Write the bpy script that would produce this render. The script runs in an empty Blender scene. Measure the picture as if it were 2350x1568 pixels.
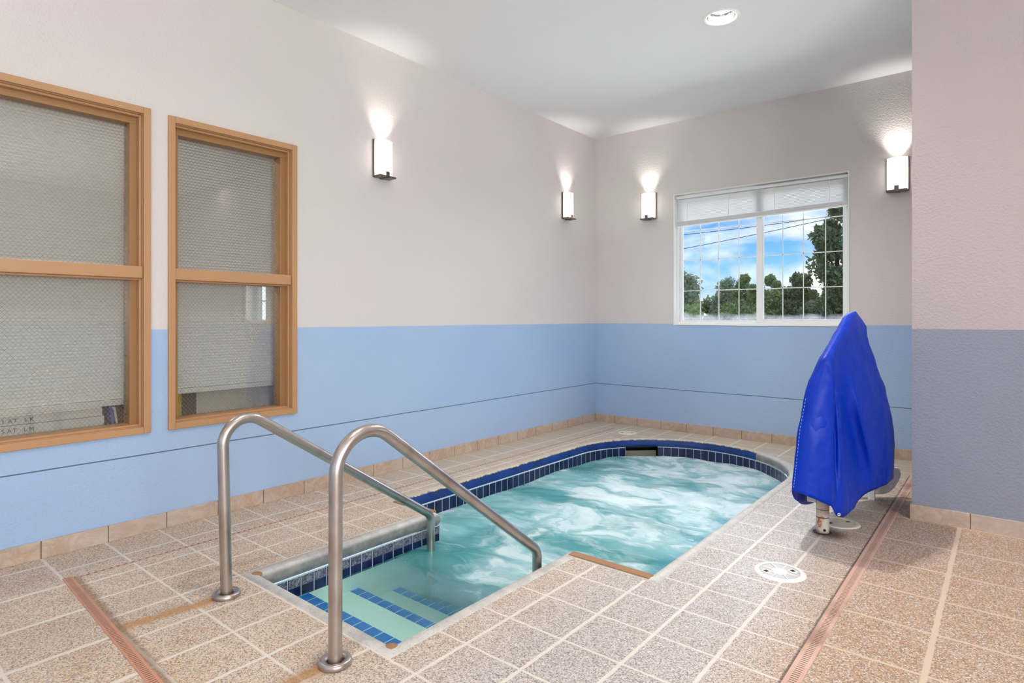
import bpy, bmesh, math, random
from mathutils import Vector, Matrix, noise
from mathutils.geometry import delaunay_2d_cdt
C = bpy.context.scene.collection
SC = bpy.context.scene
rnd = random.Random(7)

# ------------------------------------------------------------------ helpers
def srgb(r, g, b):
    f = lambda c: (c/255/12.92) if c/255 <= 0.04045 else ((c/255+0.055)/1.055)**2.4
    return (f(r), f(g), f(b), 1.0)

def obj(name, bm, mat=None, parent=None, smooth=False, auto=None):
    me = bpy.data.meshes.new(name)
    bm.normal_update()
    bm.to_mesh(me); bm.free()
    o = bpy.data.objects.new(name, me); C.objects.link(o)
    if mat: me.materials.append(mat)
    if smooth or auto:
        for p in me.polygons: p.use_smooth = True
    if auto:
        me.set_sharp_from_angle(angle=math.radians(auto))
    if parent: o.parent = parent
    return o

def thing(name, label, cat, loc=(0, 0, 0), rotz=0, group=None):
    o = bpy.data.objects.new(name, None); C.objects.link(o)
    o.empty_display_size = 0.1
    o.location = loc; o.rotation_euler = (0, 0, rotz)
    o['label'] = label; o['category'] = cat
    if group: o['group'] = group
    return o

def tag(o, label, cat, group=None, kind=None):
    o['label'] = label; o['category'] = cat
    if group: o['group'] = group
    if kind: o['kind'] = kind
    return o

def struct(o, label=None, cat=None):
    o['kind'] = 'structure'
    if label: o['label'] = label
    if cat: o['category'] = cat
    return o

def box(bm, x0, x1, y0, y1, z0, z1, bevel=0.0, rot=None):
    r = bmesh.ops.create_cube(bm, size=1.0)
    vs = r['verts']
    cx, cy, cz = (x0+x1)/2, (y0+y1)/2, (z0+z1)/2
    M = Matrix.Translation((cx, cy, cz))
    if rot is not None: M = M @ rot
    M = M @ Matrix.Diagonal((abs(x1-x0), abs(y1-y0), abs(z1-z0), 1))
    bmesh.ops.transform(bm, matrix=M, verts=vs)
    if bevel:
        es = list({e for v in vs for e in v.link_edges})
        bmesh.ops.bevel(bm, geom=es, offset=bevel, segments=2, affect='EDGES', profile=0.5)

def lathe(bm, prof, n=32, center=(0, 0, 0), axis='Z', a0=0, a1=2*math.pi):
    full = abs(a1-a0-2*math.pi) < 1e-6
    m = n if full else n+1
    rings = []
    for r, z in prof:
        ring = []
        for i in range(m):
            a = a0+(a1-a0)*i/n
            p = (r*math.cos(a), r*math.sin(a), z)
            ring.append(bm.verts.new((p[0]+center[0], p[1]+center[1], p[2]+center[2])))
        rings.append(ring)
    for A, B in zip(rings, rings[1:]):
        for i in range(n):
            j = (i+1) % m
            if A[i] is B[i]: continue
            bm.faces.new((A[i], A[j], B[j], B[i]))
    return rings

def tube(bm, pts, r, n=20, cap=True):
    pts = [Vector(p) for p in pts]
    rings = []
    up = None
    for i, p in enumerate(pts):
        t = (pts[min(i+1, len(pts)-1)]-pts[max(i-1, 0)]).normalized()
        if up is None:
            up = Vector((1, 0, 0)) if abs(t.x) < 0.9 else Vector((0, 0, 1))
        a = (up-t*up.dot(t)).normalized(); b = t.cross(a); up = a
        rings.append([bm.verts.new(p+a*math.cos(2*math.pi*k/n)*r+b*math.sin(2*math.pi*k/n)*r) for k in range(n)])
    for A, B in zip(rings, rings[1:]):
        for k in range(n):
            bm.faces.new((A[k], A[(k+1) % n], B[(k+1) % n], B[k]))
    if cap:
        bm.faces.new(rings[0][::-1]); bm.faces.new(rings[-1])

def fillet_path(pts, radii, seg=10):
    pts = [Vector(p) for p in pts]
    out = [pts[0]]
    for i in range(1, len(pts)-1):
        p, a, b = pts[i], (pts[i-1]-pts[i]).normalized(), (pts[i+1]-pts[i]).normalized()
        ang = a.angle(b); r = radii[i]
        d = r/math.tan(ang/2)
        c = p+(a+b).normalized()*(r/math.sin(ang/2))
        s, e = p+a*d-c, p+b*d-c
        tot = s.angle(e)
        for k in range(seg+1):
            t = k/seg
            out.append(c+(s*math.sin((1-t)*tot)+e*math.sin(t*tot))/math.sin(tot))
    out.append(pts[-1])
    return out

# ------------------------------------------------------------------ materials
class M:
    def __init__(s, name):
        s.m = bpy.data.materials.new(name); s.m.use_nodes = True
        s.t = s.m.node_tree; s.t.nodes.clear()
        s.out = s.t.nodes.new('ShaderNodeOutputMaterial')
        s.b = s.t.nodes.new('ShaderNodeBsdfPrincipled')
        s.t.links.new(s.b.outputs[0], s.out.inputs[0])
        s._pos = None
    def n(s, typ, ins=None, **kw):
        nd = s.t.nodes.new(typ)
        for k, v in kw.items(): setattr(nd, k, v)
        for k, v in (ins or {}).items(): s.set(nd.inputs[k], v)
        return nd
    def set(s, sock, v):
        if isinstance(v, bpy.types.NodeSocket): s.t.links.new(v, sock)
        else: sock.default_value = v
    def p(s, **kw):
        names = dict(col='Base Color', rough='Roughness', metal='Metallic', nor='Normal', spec='Specular IOR Level', alpha='Alpha',
                     ecol='Emission Color', estr='Emission Strength', coat='Coat Weight', coatr='Coat Roughness', sheen='Sheen Weight', ior='IOR', trans='Transmission Weight', sub='Subsurface Weight')
        for k, v in kw.items(): s.set(s.b.inputs[names[k]], v)
        return s
    @property
    def pos(s):
        if s._pos is None: s._pos = s.n('ShaderNodeNewGeometry').outputs['Position']
        return s._pos
    def ob(s): return s.n('ShaderNodeTexCoord').outputs['Object']
    def xyz(s, v=None):
        q = s.n('ShaderNodeSeparateXYZ', {0: v if v is not None else s.pos}); return q.outputs
    def math(s, op, a, b=0.0, c=0.0, clamp=False):
        q = s.n('ShaderNodeMath', {0: a, 1: b, 2: c}, operation=op); q.use_clamp = clamp; return q.outputs[0]
    def noise(s, scale, detail=3, rough=0.5, vec=None, dist=0.0, out='Fac'):
        q = s.n('ShaderNodeTexNoise', {'Scale': scale, 'Detail': detail, 'Roughness': rough, 'Distortion': dist, 'Vector': vec if vec is not None else s.pos})
        return q.outputs[out]
    def vor(s, scale, vec=None, feature='F1', out='Distance', rnd=1.0):
        q = s.n('ShaderNodeTexVoronoi', {'Scale': scale, 'Vector': vec if vec is not None else s.pos, 'Randomness': rnd}, feature=feature)
        return q.outputs[out]
    def ramp(s, fac, stops, interp='LINEAR'):
        q = s.n('ShaderNodeValToRGB', {0: fac}); cr = q.color_ramp; cr.interpolation = interp
        while len(cr.elements) < len(stops): cr.elements.new(0.5)
        for e, (p, c) in zip(cr.elements, stops):
            e.position = p; e.color = c if not isinstance(c, (int, float)) else (c, c, c, 1)
        return q.outputs[0]
    def mix(s, fac, a, b, blend='MIX'):
        q = s.n('ShaderNodeMix', data_type='RGBA', blend_type=blend)
        s.set(q.inputs[0], fac); s.set(q.inputs[6], a); s.set(q.inputs[7], b); return q.outputs[2]
    def step(s, v, a, b):
        q = s.n('ShaderNodeMapRange', {0: v, 1: a, 2: b, 3: 0.0, 4: 1.0}); return q.outputs[0]
    def bump(s, h, strength=0.3, dist=0.01, nor=None):
        d = {'Height': h, 'Strength': strength, 'Distance': dist}
        if nor is not None: d['Normal'] = nor
        return s.n('ShaderNodeBump', d).outputs[0]
    def seg(s, ax, ay, bx, by):
        # distance in the floor plane to the segment A-B
        x, y, _ = s.xyz()
        L2 = (bx-ax)**2+(by-ay)**2
        u = s.math('ADD', s.math('MULTIPLY', s.math('SUBTRACT', x, ax), (bx-ax)/L2), s.math('MULTIPLY', s.math('SUBTRACT', y, ay), (by-ay)/L2), clamp=True)
        px = s.math('MULTIPLY_ADD', u, bx-ax, ax); py = s.math('MULTIPLY_ADD', u, by-ay, ay)
        dx = s.math('SUBTRACT', x, px); dy = s.math('SUBTRACT', y, py)
        return s.math('SQRT', s.math('ADD', s.math('MULTIPLY', dx, dx), s.math('MULTIPLY', dy, dy)))

def plain(name, col, rough=0.5, **kw):
    m = M(name); m.p(col=col, rough=rough, **kw); return m.m

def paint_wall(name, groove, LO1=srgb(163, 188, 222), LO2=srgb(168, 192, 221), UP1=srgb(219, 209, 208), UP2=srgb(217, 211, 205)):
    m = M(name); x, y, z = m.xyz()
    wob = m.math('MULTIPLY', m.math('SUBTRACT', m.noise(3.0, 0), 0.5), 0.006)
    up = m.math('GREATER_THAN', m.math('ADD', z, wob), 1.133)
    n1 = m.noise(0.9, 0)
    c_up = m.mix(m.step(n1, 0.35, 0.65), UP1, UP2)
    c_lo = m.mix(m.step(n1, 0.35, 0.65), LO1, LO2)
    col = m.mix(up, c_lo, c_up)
    if groove:
        zz = m.math('ABSOLUTE', m.math('SUBTRACT', m.math('ADD', z, m.math('MULTIPLY', wob, 0.5)), 0.436))
        g = m.math('LESS_THAN', zz, 0.0032)
        col = m.mix(m.math('MULTIPLY', g, 0.8), col, srgb(45, 60, 85))
    m.p(col=col, rough=0.55, nor=m.bump(m.noise(75, 1, 0.6), 0.4, 0.007), spec=0.3)
    return m.m

m_wall = paint_wall('painted_plaster_two_tone', True)
m_block = paint_wall('painted_plaster_two_tone_shaded', False, srgb(144, 149, 164), srgb(148, 152, 165), srgb(194, 180, 180), srgb(192, 180, 178))  # darkened for the weaker light on this wall, besides its greyer paint

def mk_ceiling():
    m = M('ceiling_paint')
    m.p(col=m.mix(m.noise(1.2, 0), srgb(242, 242, 243), srgb(238, 238, 240)), rough=0.9, nor=m.bump(m.noise(60, 1, 0.6), 0.2, 0.005), spec=0.1)
    return m.m
m_ceiling = mk_ceiling()

def mk_stone():
    m = M('baseboard_stone_tile'); x, y, z = m.xyz()
    ob = m.ob()
    warp = m.noise(5, 4, 0.6, dist=1.5)
    v = m.step(m.math('ABSOLUTE', m.math('SUBTRACT', m.noise(9, 5, 0.62, dist=1.2), 0.5)), 0.0, 0.12)
    col = m.mix(m.step(warp, 0.35, 0.65), srgb(204, 184, 165), srgb(190, 168, 146))
    col = m.mix(m.math('MULTIPLY', m.math('SUBTRACT', 1.0, v), 0.35), col, srgb(150, 118, 95))
    col = m.mix(m.step(m.noise(2.3, 1), 0.5, 0.62), col, m.mix(0.35, col, srgb(205, 190, 185)))
    m.p(col=col, rough=0.45, nor=m.bump(warp, 0.1, 0.003))
    return m.m
m_stone = mk_stone()
m_grout = plain('grout', srgb(112, 88, 70), 0.9)

def mk_floor():
    m = M('deck_aggregate_tile'); x, y, z = m.xyz()
    uv = m.n('ShaderNodeUVMap').outputs[0]; u, v, _ = m.xyz(uv)
    wob = m.math('MULTIPLY', m.math('SUBTRACT', m.noise(22, 1), 0.5), 0.03)
    def line(c, w):
        f = m.math('FRACT', m.math('ADD', m.math('ADD', c, 0.5), wob))
        d = m.math('ABSOLUTE', m.math('SUBTRACT', f, 0.5))
        return m.math('SUBTRACT', 1.0, m.step(d, w, w+0.012))
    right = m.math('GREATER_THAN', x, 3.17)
    gl = m.math('MAXIMUM', line(u, 0.024), line(v, 0.014))
    # aggregate speckle: crushed stone bedded in a sandy binder
    vc = m.vor(230, out='Color'); vr = m.xyz(vc)
    big = m.vor(95, out='Distance'); bigc = m.xyz(m.vor(95, out='Color'))
    base = m.mix(m.step(m.noise(1.7, 3), 0.35, 0.65), srgb(228, 200, 168), srgb(230, 207, 182))
    base = m.mix(m.step(m.noise(5.5, 3), 0.5, 0.75), base, srgb(216, 180, 144))
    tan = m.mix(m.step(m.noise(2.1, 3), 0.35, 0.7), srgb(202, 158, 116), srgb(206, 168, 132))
    base = m.mix(m.math('MULTIPLY', m.step(x, 2.95, 3.25), 0.9), base, tan)  # browner right-hand deck, with warm lamp tone painted in as well
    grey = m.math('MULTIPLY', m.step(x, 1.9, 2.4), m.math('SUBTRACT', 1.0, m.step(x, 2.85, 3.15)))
    base = m.mix(m.math('MULTIPLY', grey, 0.8), base, srgb(194, 195, 200))  # cool daylight on the middle deck painted into the tile colour
    sp = m.mix(m.step(vr[0], 0.62, 0.7), base, srgb(232, 222, 212))
    sp = m.mix(m.math('MULTIPLY', m.math('LESS_THAN', vr[1], 0.24), 0.65), sp, srgb(110, 92, 80))
    sp = m.mix(m.math('MULTIPLY', m.math('LESS_THAN', vr[2], 0.18), 0.5), sp, srgb(180, 140, 115))
    pit = m.math('MULTIPLY', m.math('LESS_THAN', big, 0.26), m.math('GREATER_THAN', bigc[0], 0.86))
    sp = m.mix(m.math('MULTIPLY', pit, 0.7), sp, srgb(85, 68, 55))
    # smoother beige cement on the narrow walk between the wall and the tub
    sm = m.math('MULTIPLY', m.math('SUBTRACT', 1.0, m.step(x, 0.42, 0.62)), m.step(y, -3.6, -2.6))
    sm = m.math('MAXIMUM', sm, m.step(y, -0.75, -0.5))
    sp = m.mix(m.math('MULTIPLY', sm, 0.75), sp, srgb(206, 192, 168))
    sp = m.mix(1.0, sp, (0.84, 0.84, 0.84, 1), 'MULTIPLY')
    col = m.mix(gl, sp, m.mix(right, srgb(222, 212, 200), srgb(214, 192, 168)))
    # rust and dirt stains, and a thin dark line along the right drain
    STN = m.noise(18, 2, 0.6)
    def mark(d, w, n_amp):
        q = m.math('ADD', d, m.math('MULTIPLY', m.math('SUBTRACT', STN, 0.5), n_amp))
        return m.math('SUBTRACT', 1.0, m.step(q, w*0.35, w))
    s1 = mark(m.seg(1.115, -4.85, 1.07, -5.22), 0.045, 0.05)
    s2 = mark(m.seg(1.91, -4.87, 1.86, -5.24), 0.05, 0.06)
    s3 = mark(m.seg(0.40, -5.17, 3.1, -5.30), 0.028, 0.03)
    s4 = mark(m.seg(3.139, -0.6, 3.139, -6.0), 0.009, 0.014)
    s5 = mark(m.seg(2.93, -2.33, 2.96, -2.33), 0.10, 0.03)
    col = m.mix(m.math('MULTIPLY', s1, 0.75), col, srgb(186, 134, 74))
    col = m.mix(m.math('MULTIPLY', s2, 0.75), col, srgb(182, 130, 74))
    col = m.mix(m.math('MULTIPLY', s3, 0.6), col, srgb(125, 85, 55))
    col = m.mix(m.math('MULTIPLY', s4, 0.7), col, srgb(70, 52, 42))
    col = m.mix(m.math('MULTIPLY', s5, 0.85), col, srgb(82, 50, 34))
    crack = m.math('SUBTRACT', 1.0, m.step(m.math('ADD', m.seg(2.6, -1.20, 3.27, -1.27), m.math('MULTIPLY', m.noise(40), 0.008)), 0.006, 0.013))
    col = m.mix(m.math('MULTIPLY', crack, 0.85), col, srgb(45, 42, 42))
    h = m.math('ADD', m.math('MULTIPLY', vr[0], 1.0), m.math('MULTIPLY', m.noise(160, 0), 0.8))
    h = m.mix(gl, h, (0.55, 0.55, 0.55, 1))
    wet = m.math('MULTIPLY', grey, m.step(m.noise(3.0, 2), 0.3, 0.6))
    ro = m.math('SUBTRACT', 0.62, m.math('MULTIPLY', wet, 0.18))
    m.p(col=col, rough=ro, nor=m.bump(h, 0.42, 0.0035), spec=0.5)
    return m.m
m_floor = mk_floor()

def mk_wood():
    m = M('tan_painted_frame')
    col = m.mix(m.noise(3, 3), srgb(184, 138, 96), srgb(192, 146, 104))
    m.p(col=col, rough=0.42, nor=m.bump(m.noise(50), 0.05, 0.002)); return m.m
m_frame = mk_wood()
m_frame_in = plain('tan_painted_stop', srgb(160, 118, 74), 0.4)

def mk_steel():
    m = M('brushed_steel')
    sc = m.n('ShaderNodeMapping', {0: m.ob(), 'Scale': (120, 120, 9)}).outputs[0]
    st = m.noise(1.0, 4, vec=sc)
    tarnish = m.step(m.noise(9, 4), 0.45, 0.7)
    col = m.mix(tarnish, srgb(190, 182, 176), srgb(170, 156, 146))
    m.p(col=col, metal=1.0, rough=m.math('MULTIPLY_ADD', st, 0.14, 0.27), nor=m.bump(st, 0.05, 0.001)); return m.m
m_steel = mk_steel()
m_chrome = plain('reflector_chrome', srgb(225, 225, 225), 0.12, metal=1.0)
m_nickel = plain('sconce_nickel', srgb(120, 108, 98), 0.35, metal=0.9)
m_white = plain('white_vinyl', srgb(240, 240, 238), 0.35)
m_sillw = plain('white_painted_return', srgb(238, 237, 232), 0.5)
m_blindw = plain('white_blind_slat', srgb(240, 240, 240), 0.45)
m_plastic = plain('white_lid_plastic', srgb(236, 234, 230), 0.4)
m_plastic2 = plain('cream_lid_plastic', srgb(224, 214, 192), 0.5)
m_recess = plain('lid_recess_plastic', srgb(196, 194, 192), 0.5)
m_dark = plain('dark_hole', srgb(35, 33, 32), 0.8)
m_binder = plain('interior_beige', srgb(186, 178, 166), 0.7)
m_boxw = plain('interior_white_board', srgb(205, 198, 192), 0.6)
m_darkbox = plain('interior_dark', srgb(62, 52, 46), 0.7)
m_yellow = plain('interior_yellow', srgb(190, 160, 30), 0.6)
m_bluef = plain('interior_blue', srgb(40, 85, 160), 0.5)
m_ink = plain('black_print', srgb(70, 62, 62), 0.7)
m_iwall = plain('office_wall_paint', srgb(150, 146, 140), 0.9)

def mk_shade(name, e):
    m = M(name); x, y, z = m.xyz(m.ob())
    d = m.math('ABSOLUTE', m.math('SUBTRACT', z, 0.15))
    s = m.math('SUBTRACT', 1.0, m.math('MULTIPLY', m.step(d, 0.02, 0.15), 0.45))
    m.p(col=srgb(250, 246, 236), rough=0.3, ecol=(1.0, 0.955, 0.86, 1), estr=m.math('MULTIPLY', s, e)); return m.m
m_shade = mk_shade('lit_frosted_glass', 4.5)

def mk_drain(name, a, b, slot):
    m = M(name); ob = m.ob(); x, y, z = m.xyz(ob)
    f = m.math('FRACT', m.math('MULTIPLY', x, 1/0.0135))
    sl = m.math('MULTIPLY', m.math('LESS_THAN', f, 0.3), m.math('LESS_THAN', m.math('ABSOLUTE', m.math('ADD', y, 0.002)), slot))
    col = m.mix(m.noise(6, 3), a, b)
    col = m.mix(m.step(m.noise(3, 3), 0.55, 0.7), col, m.mix(0.5, col, srgb(120, 85, 65)))
    col = m.mix(m.math('MULTIPLY', sl, 0.88), col, srgb(70, 45, 38))
    m.p(col=col, rough=0.55, nor=m.bump(m.math('MULTIPLY', sl, -1.0), 0.5, 0.004)); return m.m
m_drainL = mk_drain('terracotta_drain_grate', srgb(205, 150, 122), srgb(190, 134, 108), 0.011)
m_drainR = mk_drain('pinkish_drain_grate', srgb(232, 198, 180), srgb(190, 142, 116), 0.012)
def mk_dots():
    m = M('slotted_channel'); x, y, z = m.xyz(m.ob())
    f = m.math('FRACT', m.math('MULTIPLY', x, 1/0.031))
    sl = m.math('MULTIPLY', m.math('LESS_THAN', f, 0.42), m.math('LESS_THAN', m.math('ABSOLUTE', y), 0.0045))
    col = m.mix(m.noise(60, 3), srgb(200, 168, 145), srgb(184, 150, 126))
    col = m.mix(sl, col, srgb(95, 60, 42)); m.p(col=col, rough=0.7); return m.m
m_dots = mk_dots()

def mk_cover():
    m = M('royal_blue_vinyl_cover')
    n = m.noise(7, 4, 0.55, dist=0.6)
    col = m.mix(m.noise(3, 2), srgb(0, 46, 170), srgb(0, 54, 186))
    m.p(col=col, rough=0.42, nor=m.bump(n, 0.18, 0.02, ), spec=0.22); return m.m
m_cover = mk_cover()
m_piping = plain('light_blue_stitching', srgb(110, 150, 225), 0.5)
def mk_post():
    m = M('rusty_white_post'); x, y, z = m.xyz(m.ob())
    col = m.mix(m.step(m.noise(16, 4, 0.6), 0.6, 0.68), srgb(214, 202, 184), srgb(176, 96, 52))
    ring = m.math('MAXIMUM', m.math('LESS_THAN', m.math('ABSOLUTE', m.math('SUBTRACT', z, 0.088)), 0.0022), m.math('LESS_THAN', m.math('ABSOLUTE', m.math('SUBTRACT', z, 0.132)), 0.0015))
    col = m.mix(ring, col, srgb(60, 45, 38))
    col = m.mix(m.math('MULTIPLY', m.math('SUBTRACT', 1.0, m.step(z, 0.0, 0.02)), 0.7), col, srgb(90, 60, 42))
    m.p(col=col, rough=0.5); return m.m
m_post = mk_post()

# tub
def mk_coping():
    m = M('worn_cement_coping'); x, y, z = m.xyz()
    n = m.noise(14, 5, 0.65); s = m.noise(120, 2)
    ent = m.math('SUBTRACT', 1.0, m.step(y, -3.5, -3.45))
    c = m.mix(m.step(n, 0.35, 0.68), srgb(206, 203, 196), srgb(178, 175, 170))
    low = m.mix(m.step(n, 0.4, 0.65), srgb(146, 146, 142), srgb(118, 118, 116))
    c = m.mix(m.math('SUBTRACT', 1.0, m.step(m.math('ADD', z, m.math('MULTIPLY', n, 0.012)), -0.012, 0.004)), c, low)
    c = m.mix(m.math('MULTIPLY', m.step(s, 0.55, 0.7), 0.3), c, srgb(120, 112, 104))
    m.p(col=c, rough=0.6, nor=m.bump(m.math('ADD', n, m.math('MULTIPLY', s, 0.3)), 0.35, 0.006)); return m.m
m_coping = mk_coping()
def mk_copingblue():
    m = M('flaking_blue_coping'); x, y, z = m.xyz()
    n = m.noise(26, 5, 0.7); n2 = m.noise(5, 3)
    edge = m.math('ADD', z, m.math('MULTIPLY', m.math('SUBTRACT', n, 0.5), 0.055))
    blue = m.mix(m.step(n2, 0.4, 0.7), srgb(10, 48, 112), srgb(14, 62, 140))
    top = m.mix(m.step(n2, 0.35, 0.65), srgb(206, 196, 174), srgb(196, 184, 160))
    mid = m.mix(m.step(n, 0.45, 0.55), srgb(140, 140, 140), srgb(50, 48, 46))
    c = m.mix(m.math('GREATER_THAN', edge, -0.004), m.mix(m.math('GREATER_THAN', edge, -0.011), blue, mid), top)
    m.p(col=c, rough=0.5, nor=m.bump(n, 0.3, 0.005)); return m.m
m_copingblue = mk_copingblue()
def mk_tile(name, crust):
    m = M(name); uv = m.n('ShaderNodeUVMap').outputs[0]; u, v, _ = m.xyz(uv)
    fu = m.math('FRACT', m.math('ADD', m.math('DIVIDE', u, 0.072), 0.5))
    g1 = m.math('LESS_THAN', m.math('ABSOLUTE', m.math('SUBTRACT', fu, 0.5)), 0.028)
    g2 = m.math('GREATER_THAN', v, -0.0755)
    g = m.math('MAXIMUM', g1, g2)
    cellc = m.math('FRACT', m.math('MULTIPLY', m.math('FLOOR', m.math('ADD', m.math('DIVIDE', u, 0.072), 0.5)), 0.618))
    col = m.mix(cellc, srgb(12, 22, 62), srgb(26, 38, 84))
    if crust:
        n = m.noise(38, 5, 0.7, dist=2.5)
        msk = m.math('MULTIPLY', m.math('GREATER_THAN', v, -0.122), m.step(m.math('ABSOLUTE', m.math('SUBTRACT', fu, 0.5)), 0.06, 0.1))
        cr = m.mix(m.step(n, 0.42, 0.6), srgb(62, 68, 84), srgb(150, 154, 164))
        col = m.mix(m.math('MULTIPLY', msk, 0.85), col, cr)
    col = m.mix(g, col, srgb(190, 196, 204))
    m.p(col=col, rough=m.mix(g, (0.12,)*3+(1,), (0.7,)*3+(1,)), nor=m.bump(m.math('MULTIPLY', g, -1.0), 0.3, 0.002)); return m.m
m_tile = mk_tile('navy_waterline_tile', False)
m_tilec = mk_tile('scaled_navy_waterline_tile', True)
def mk_steptile():
    m = M('blue_step_edge_tile'); x, y, z = m.xyz()
    f = m.math('FRACT', m.math('DIVIDE', x, 0.0735))
    g = m.math('LESS_THAN', f, 0.07)
    col = m.mix(m.noise(3, 0), srgb(0, 100, 196), srgb(10, 116, 210))
    m.p(col=m.mix(g, col, srgb(205, 225, 225)), rough=0.3); return m.m
m_steptile = mk_steptile()
m_plaster = plain('pool_plaster', srgb(226, 236, 226), 0.7)
m_brown = plain('worn_brown_edge', srgb(158, 118, 84), 0.8)
m_skimw = plain('skimmer_weir_plastic', srgb(178, 166, 144), 0.5)
m_skim = plain('skimmer_throat', srgb(70, 66, 60), 0.6)

def mk_water():
    m = M('bubbling_water')
    t = m.t
    x, y, z = m.xyz()
    # streaky swirled foam
    mp = m.n('ShaderNodeMapping', {0: m.pos, 'Rotation': (0, 0, -math.radians(38)), 'Scale': (0.85, 1.45, 1.0)}).outputs[0]
    wv = m.noise(1.6, 3, 0.5, vec=mp, out='Color')
    wp = m.n('ShaderNodeVectorMath', {0: wv, 1: (0.9, 0.9, 0.0)}, operation='MULTIPLY').outputs[0]
    wpos = m.n('ShaderNodeVectorMath', {0: mp, 1: wp}, operation='ADD').outputs[0]
    n1 = m.noise(3.2, 6, 0.58, vec=wpos, dist=0.8)
    n2 = m.noise(1.5, 3, 0.5, vec=wpos)
    n3 = m.noise(11, 5, 0.6, vec=wpos, dist=0.6)
    main = m.step(y, -4.05, -3.35)
    far = m.step(y, -2.6, -0.9)
    f = m.math('ADD', m.math('MULTIPLY', n1, 0.62), m.math('ADD', m.math('MULTIPLY', n2, 0.42), m.math('MULTIPLY', n3, 0.16)))
    f = m.math('ADD', f, m.math('MULTIPLY', far, 0.035))
    f = m.math('ADD', f, m.math('MULTIPLY', m.math('SUBTRACT', main, 1.0), 0.16))
    # calmer strip along the left wall
    f = m.math('SUBTRACT', f, m.math('MULTIPLY', m.math('SUBTRACT', 1.0, m.step(x, 0.75, 1.25)), m.math('MULTIPLY', m.math('SUBTRACT', 1.0, m.step(y, -1.4, -0.7)), 0.14)))
    f = m.math('SUBTRACT', f, m.math('MULTIPLY', m.step(x, 1.95, 2.38), 0.10))
    foam = m.ramp(f, [(0.515, 0.0), (0.58, 0.28), (0.645, 0.66), (0.74, 1.0)])
    deep = m.step(n2, 0.36, 0.56)
    aqua = m.mix(deep, srgb(66, 146, 148), srgb(138, 194, 198))
    aqua = m.mix(m.math('MULTIPLY', far, 0.45), aqua, srgb(146, 196, 202))
    aqua = m.mix(m.math('MULTIPLY', m.step(x, 2.12, 2.4), 0.6), aqua, srgb(60, 150, 190))
    col = m.mix(foam, aqua, srgb(222, 237, 240))
    # clarity: clear over the steps, clouded by bubbles further in
    mz = m.math('ADD', m.step(m.math('ADD', y, m.math('MULTIPLY', n1, 0.25)), -4.12, -3.42), m.math('MULTIPLY', foam, 0.8), clamp=True)
    mz = m.math('MULTIPLY_ADD', mz, 0.90, 0.06, clamp=True)
    tr = m.n('ShaderNodeBsdfTransparent', {0: (0.76, 0.935, 0.905, 1)}).outputs[0]
    df = m.n('ShaderNodeBsdfDiffuse', {0: col}).outputs[0]
    body = m.n('ShaderNodeMixShader', {0: mz, 1: tr, 2: df}).outputs[0]
    rip = m.math('ADD', m.math('MULTIPLY', n3, 0.6), n1)
    bmp = m.bump(rip, m.math('MULTIPLY_ADD', main, 0.35, 0.04), 0.03)
    gl = m.n('ShaderNodeBsdfGlossy', {0: (1, 1, 1, 1), 1: m.math('MULTIPLY_ADD', foam, 0.4, 0.08), 'Normal': bmp}).outputs[0]
    fr = m.n('ShaderNodeFresnel', {0: 1.33, 'Normal': bmp}).outputs[0]
    fr = m.math('MULTIPLY', fr, m.math('SUBTRACT', 1.0, m.n('ShaderNodeNewGeometry').outputs['Backfacing']))
    fr = m.math('MULTIPLY', fr, m.math('SUBTRACT', 0.9, m.math('MULTIPLY', foam, 0.6)))
    o = m.n('ShaderNodeMixShader', {0: fr, 1: body, 2: gl}).outputs[0]
    t.nodes.remove(m.b); t.links.new(o, m.out.inputs[0])
    return m.m
m_water = mk_water()

def mk_glass(name, wired=False, fog=False, boost=1.0):
    m = M(name); t = m.t
    x, y, z = m.xyz()
    tr = m.n('ShaderNodeBsdfTransparent', {0: (0.94, 0.96, 0.95, 1)}).outputs[0]
    gl = m.n('ShaderNodeBsdfGlossy', {0: (1, 1, 1, 1), 1: 0.02}).outputs[0]
    fr = m.math('MULTIPLY', m.n('ShaderNodeFresnel', {0: 1.5}).outputs[0], boost, clamp=True)
    fr = m.math('MULTIPLY', fr, m.math('SUBTRACT', 1.0, m.n('ShaderNodeNewGeometry').outputs['Backfacing']))
    o = m.n('ShaderNodeMixShader', {0: fr, 1: tr, 2: gl}).outputs[0]
    if wired:
        P = 0.0215
        def ln(a):
            f = m.math('FRACT', m.math('DIVIDE', a, P)); return m.math('LESS_THAN', f, 0.045)
        w = m.math('MAXIMUM', ln(m.math('ADD', y, m.math('MULTIPLY', z, 0.85))), ln(m.math('SUBTRACT', y, m.math('MULTIPLY', z, 0.85))))
        wire = m.n('ShaderNodeBsdfDiffuse', {0: srgb(140, 136, 130)}).outputs[0]
        o = m.n('ShaderNodeMixShader', {0: m.math('MULTIPLY', w, 0.8), 1: o, 2: wire}).outputs[0]
    if fog:
        f = m.math('SUBTRACT', 1.0, m.step(m.math('ADD', z, m.math('MULTIPLY', m.noise(7, 4), 0.12)), 1.17, 1.30))
        df = m.n('ShaderNodeBsdfTranslucent', {0: srgb(215, 215, 225)}).outputs[0]
        o = m.n('ShaderNodeMixShader', {0: m.math('MULTIPLY', f, 0.36), 1: o, 2: df}).outputs[0]
    t.nodes.remove(m.b); t.links.new(o, m.out.inputs[0]); return m.m
m_glassw = mk_glass('wired_glass', wired=True, boost=2.6)
m_glass = mk_glass('window_glass', fog=True, boost=0.5)
m_glassp = mk_glass('plain_glass')

def mk_ib():
    m = M('interior_blind_slat')
    m.p(col=m.mix(m.noise(2, 2), srgb(212, 209, 203), srgb(216, 210, 207)), rough=0.5); return m.m
m_ib = mk_ib()

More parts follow.
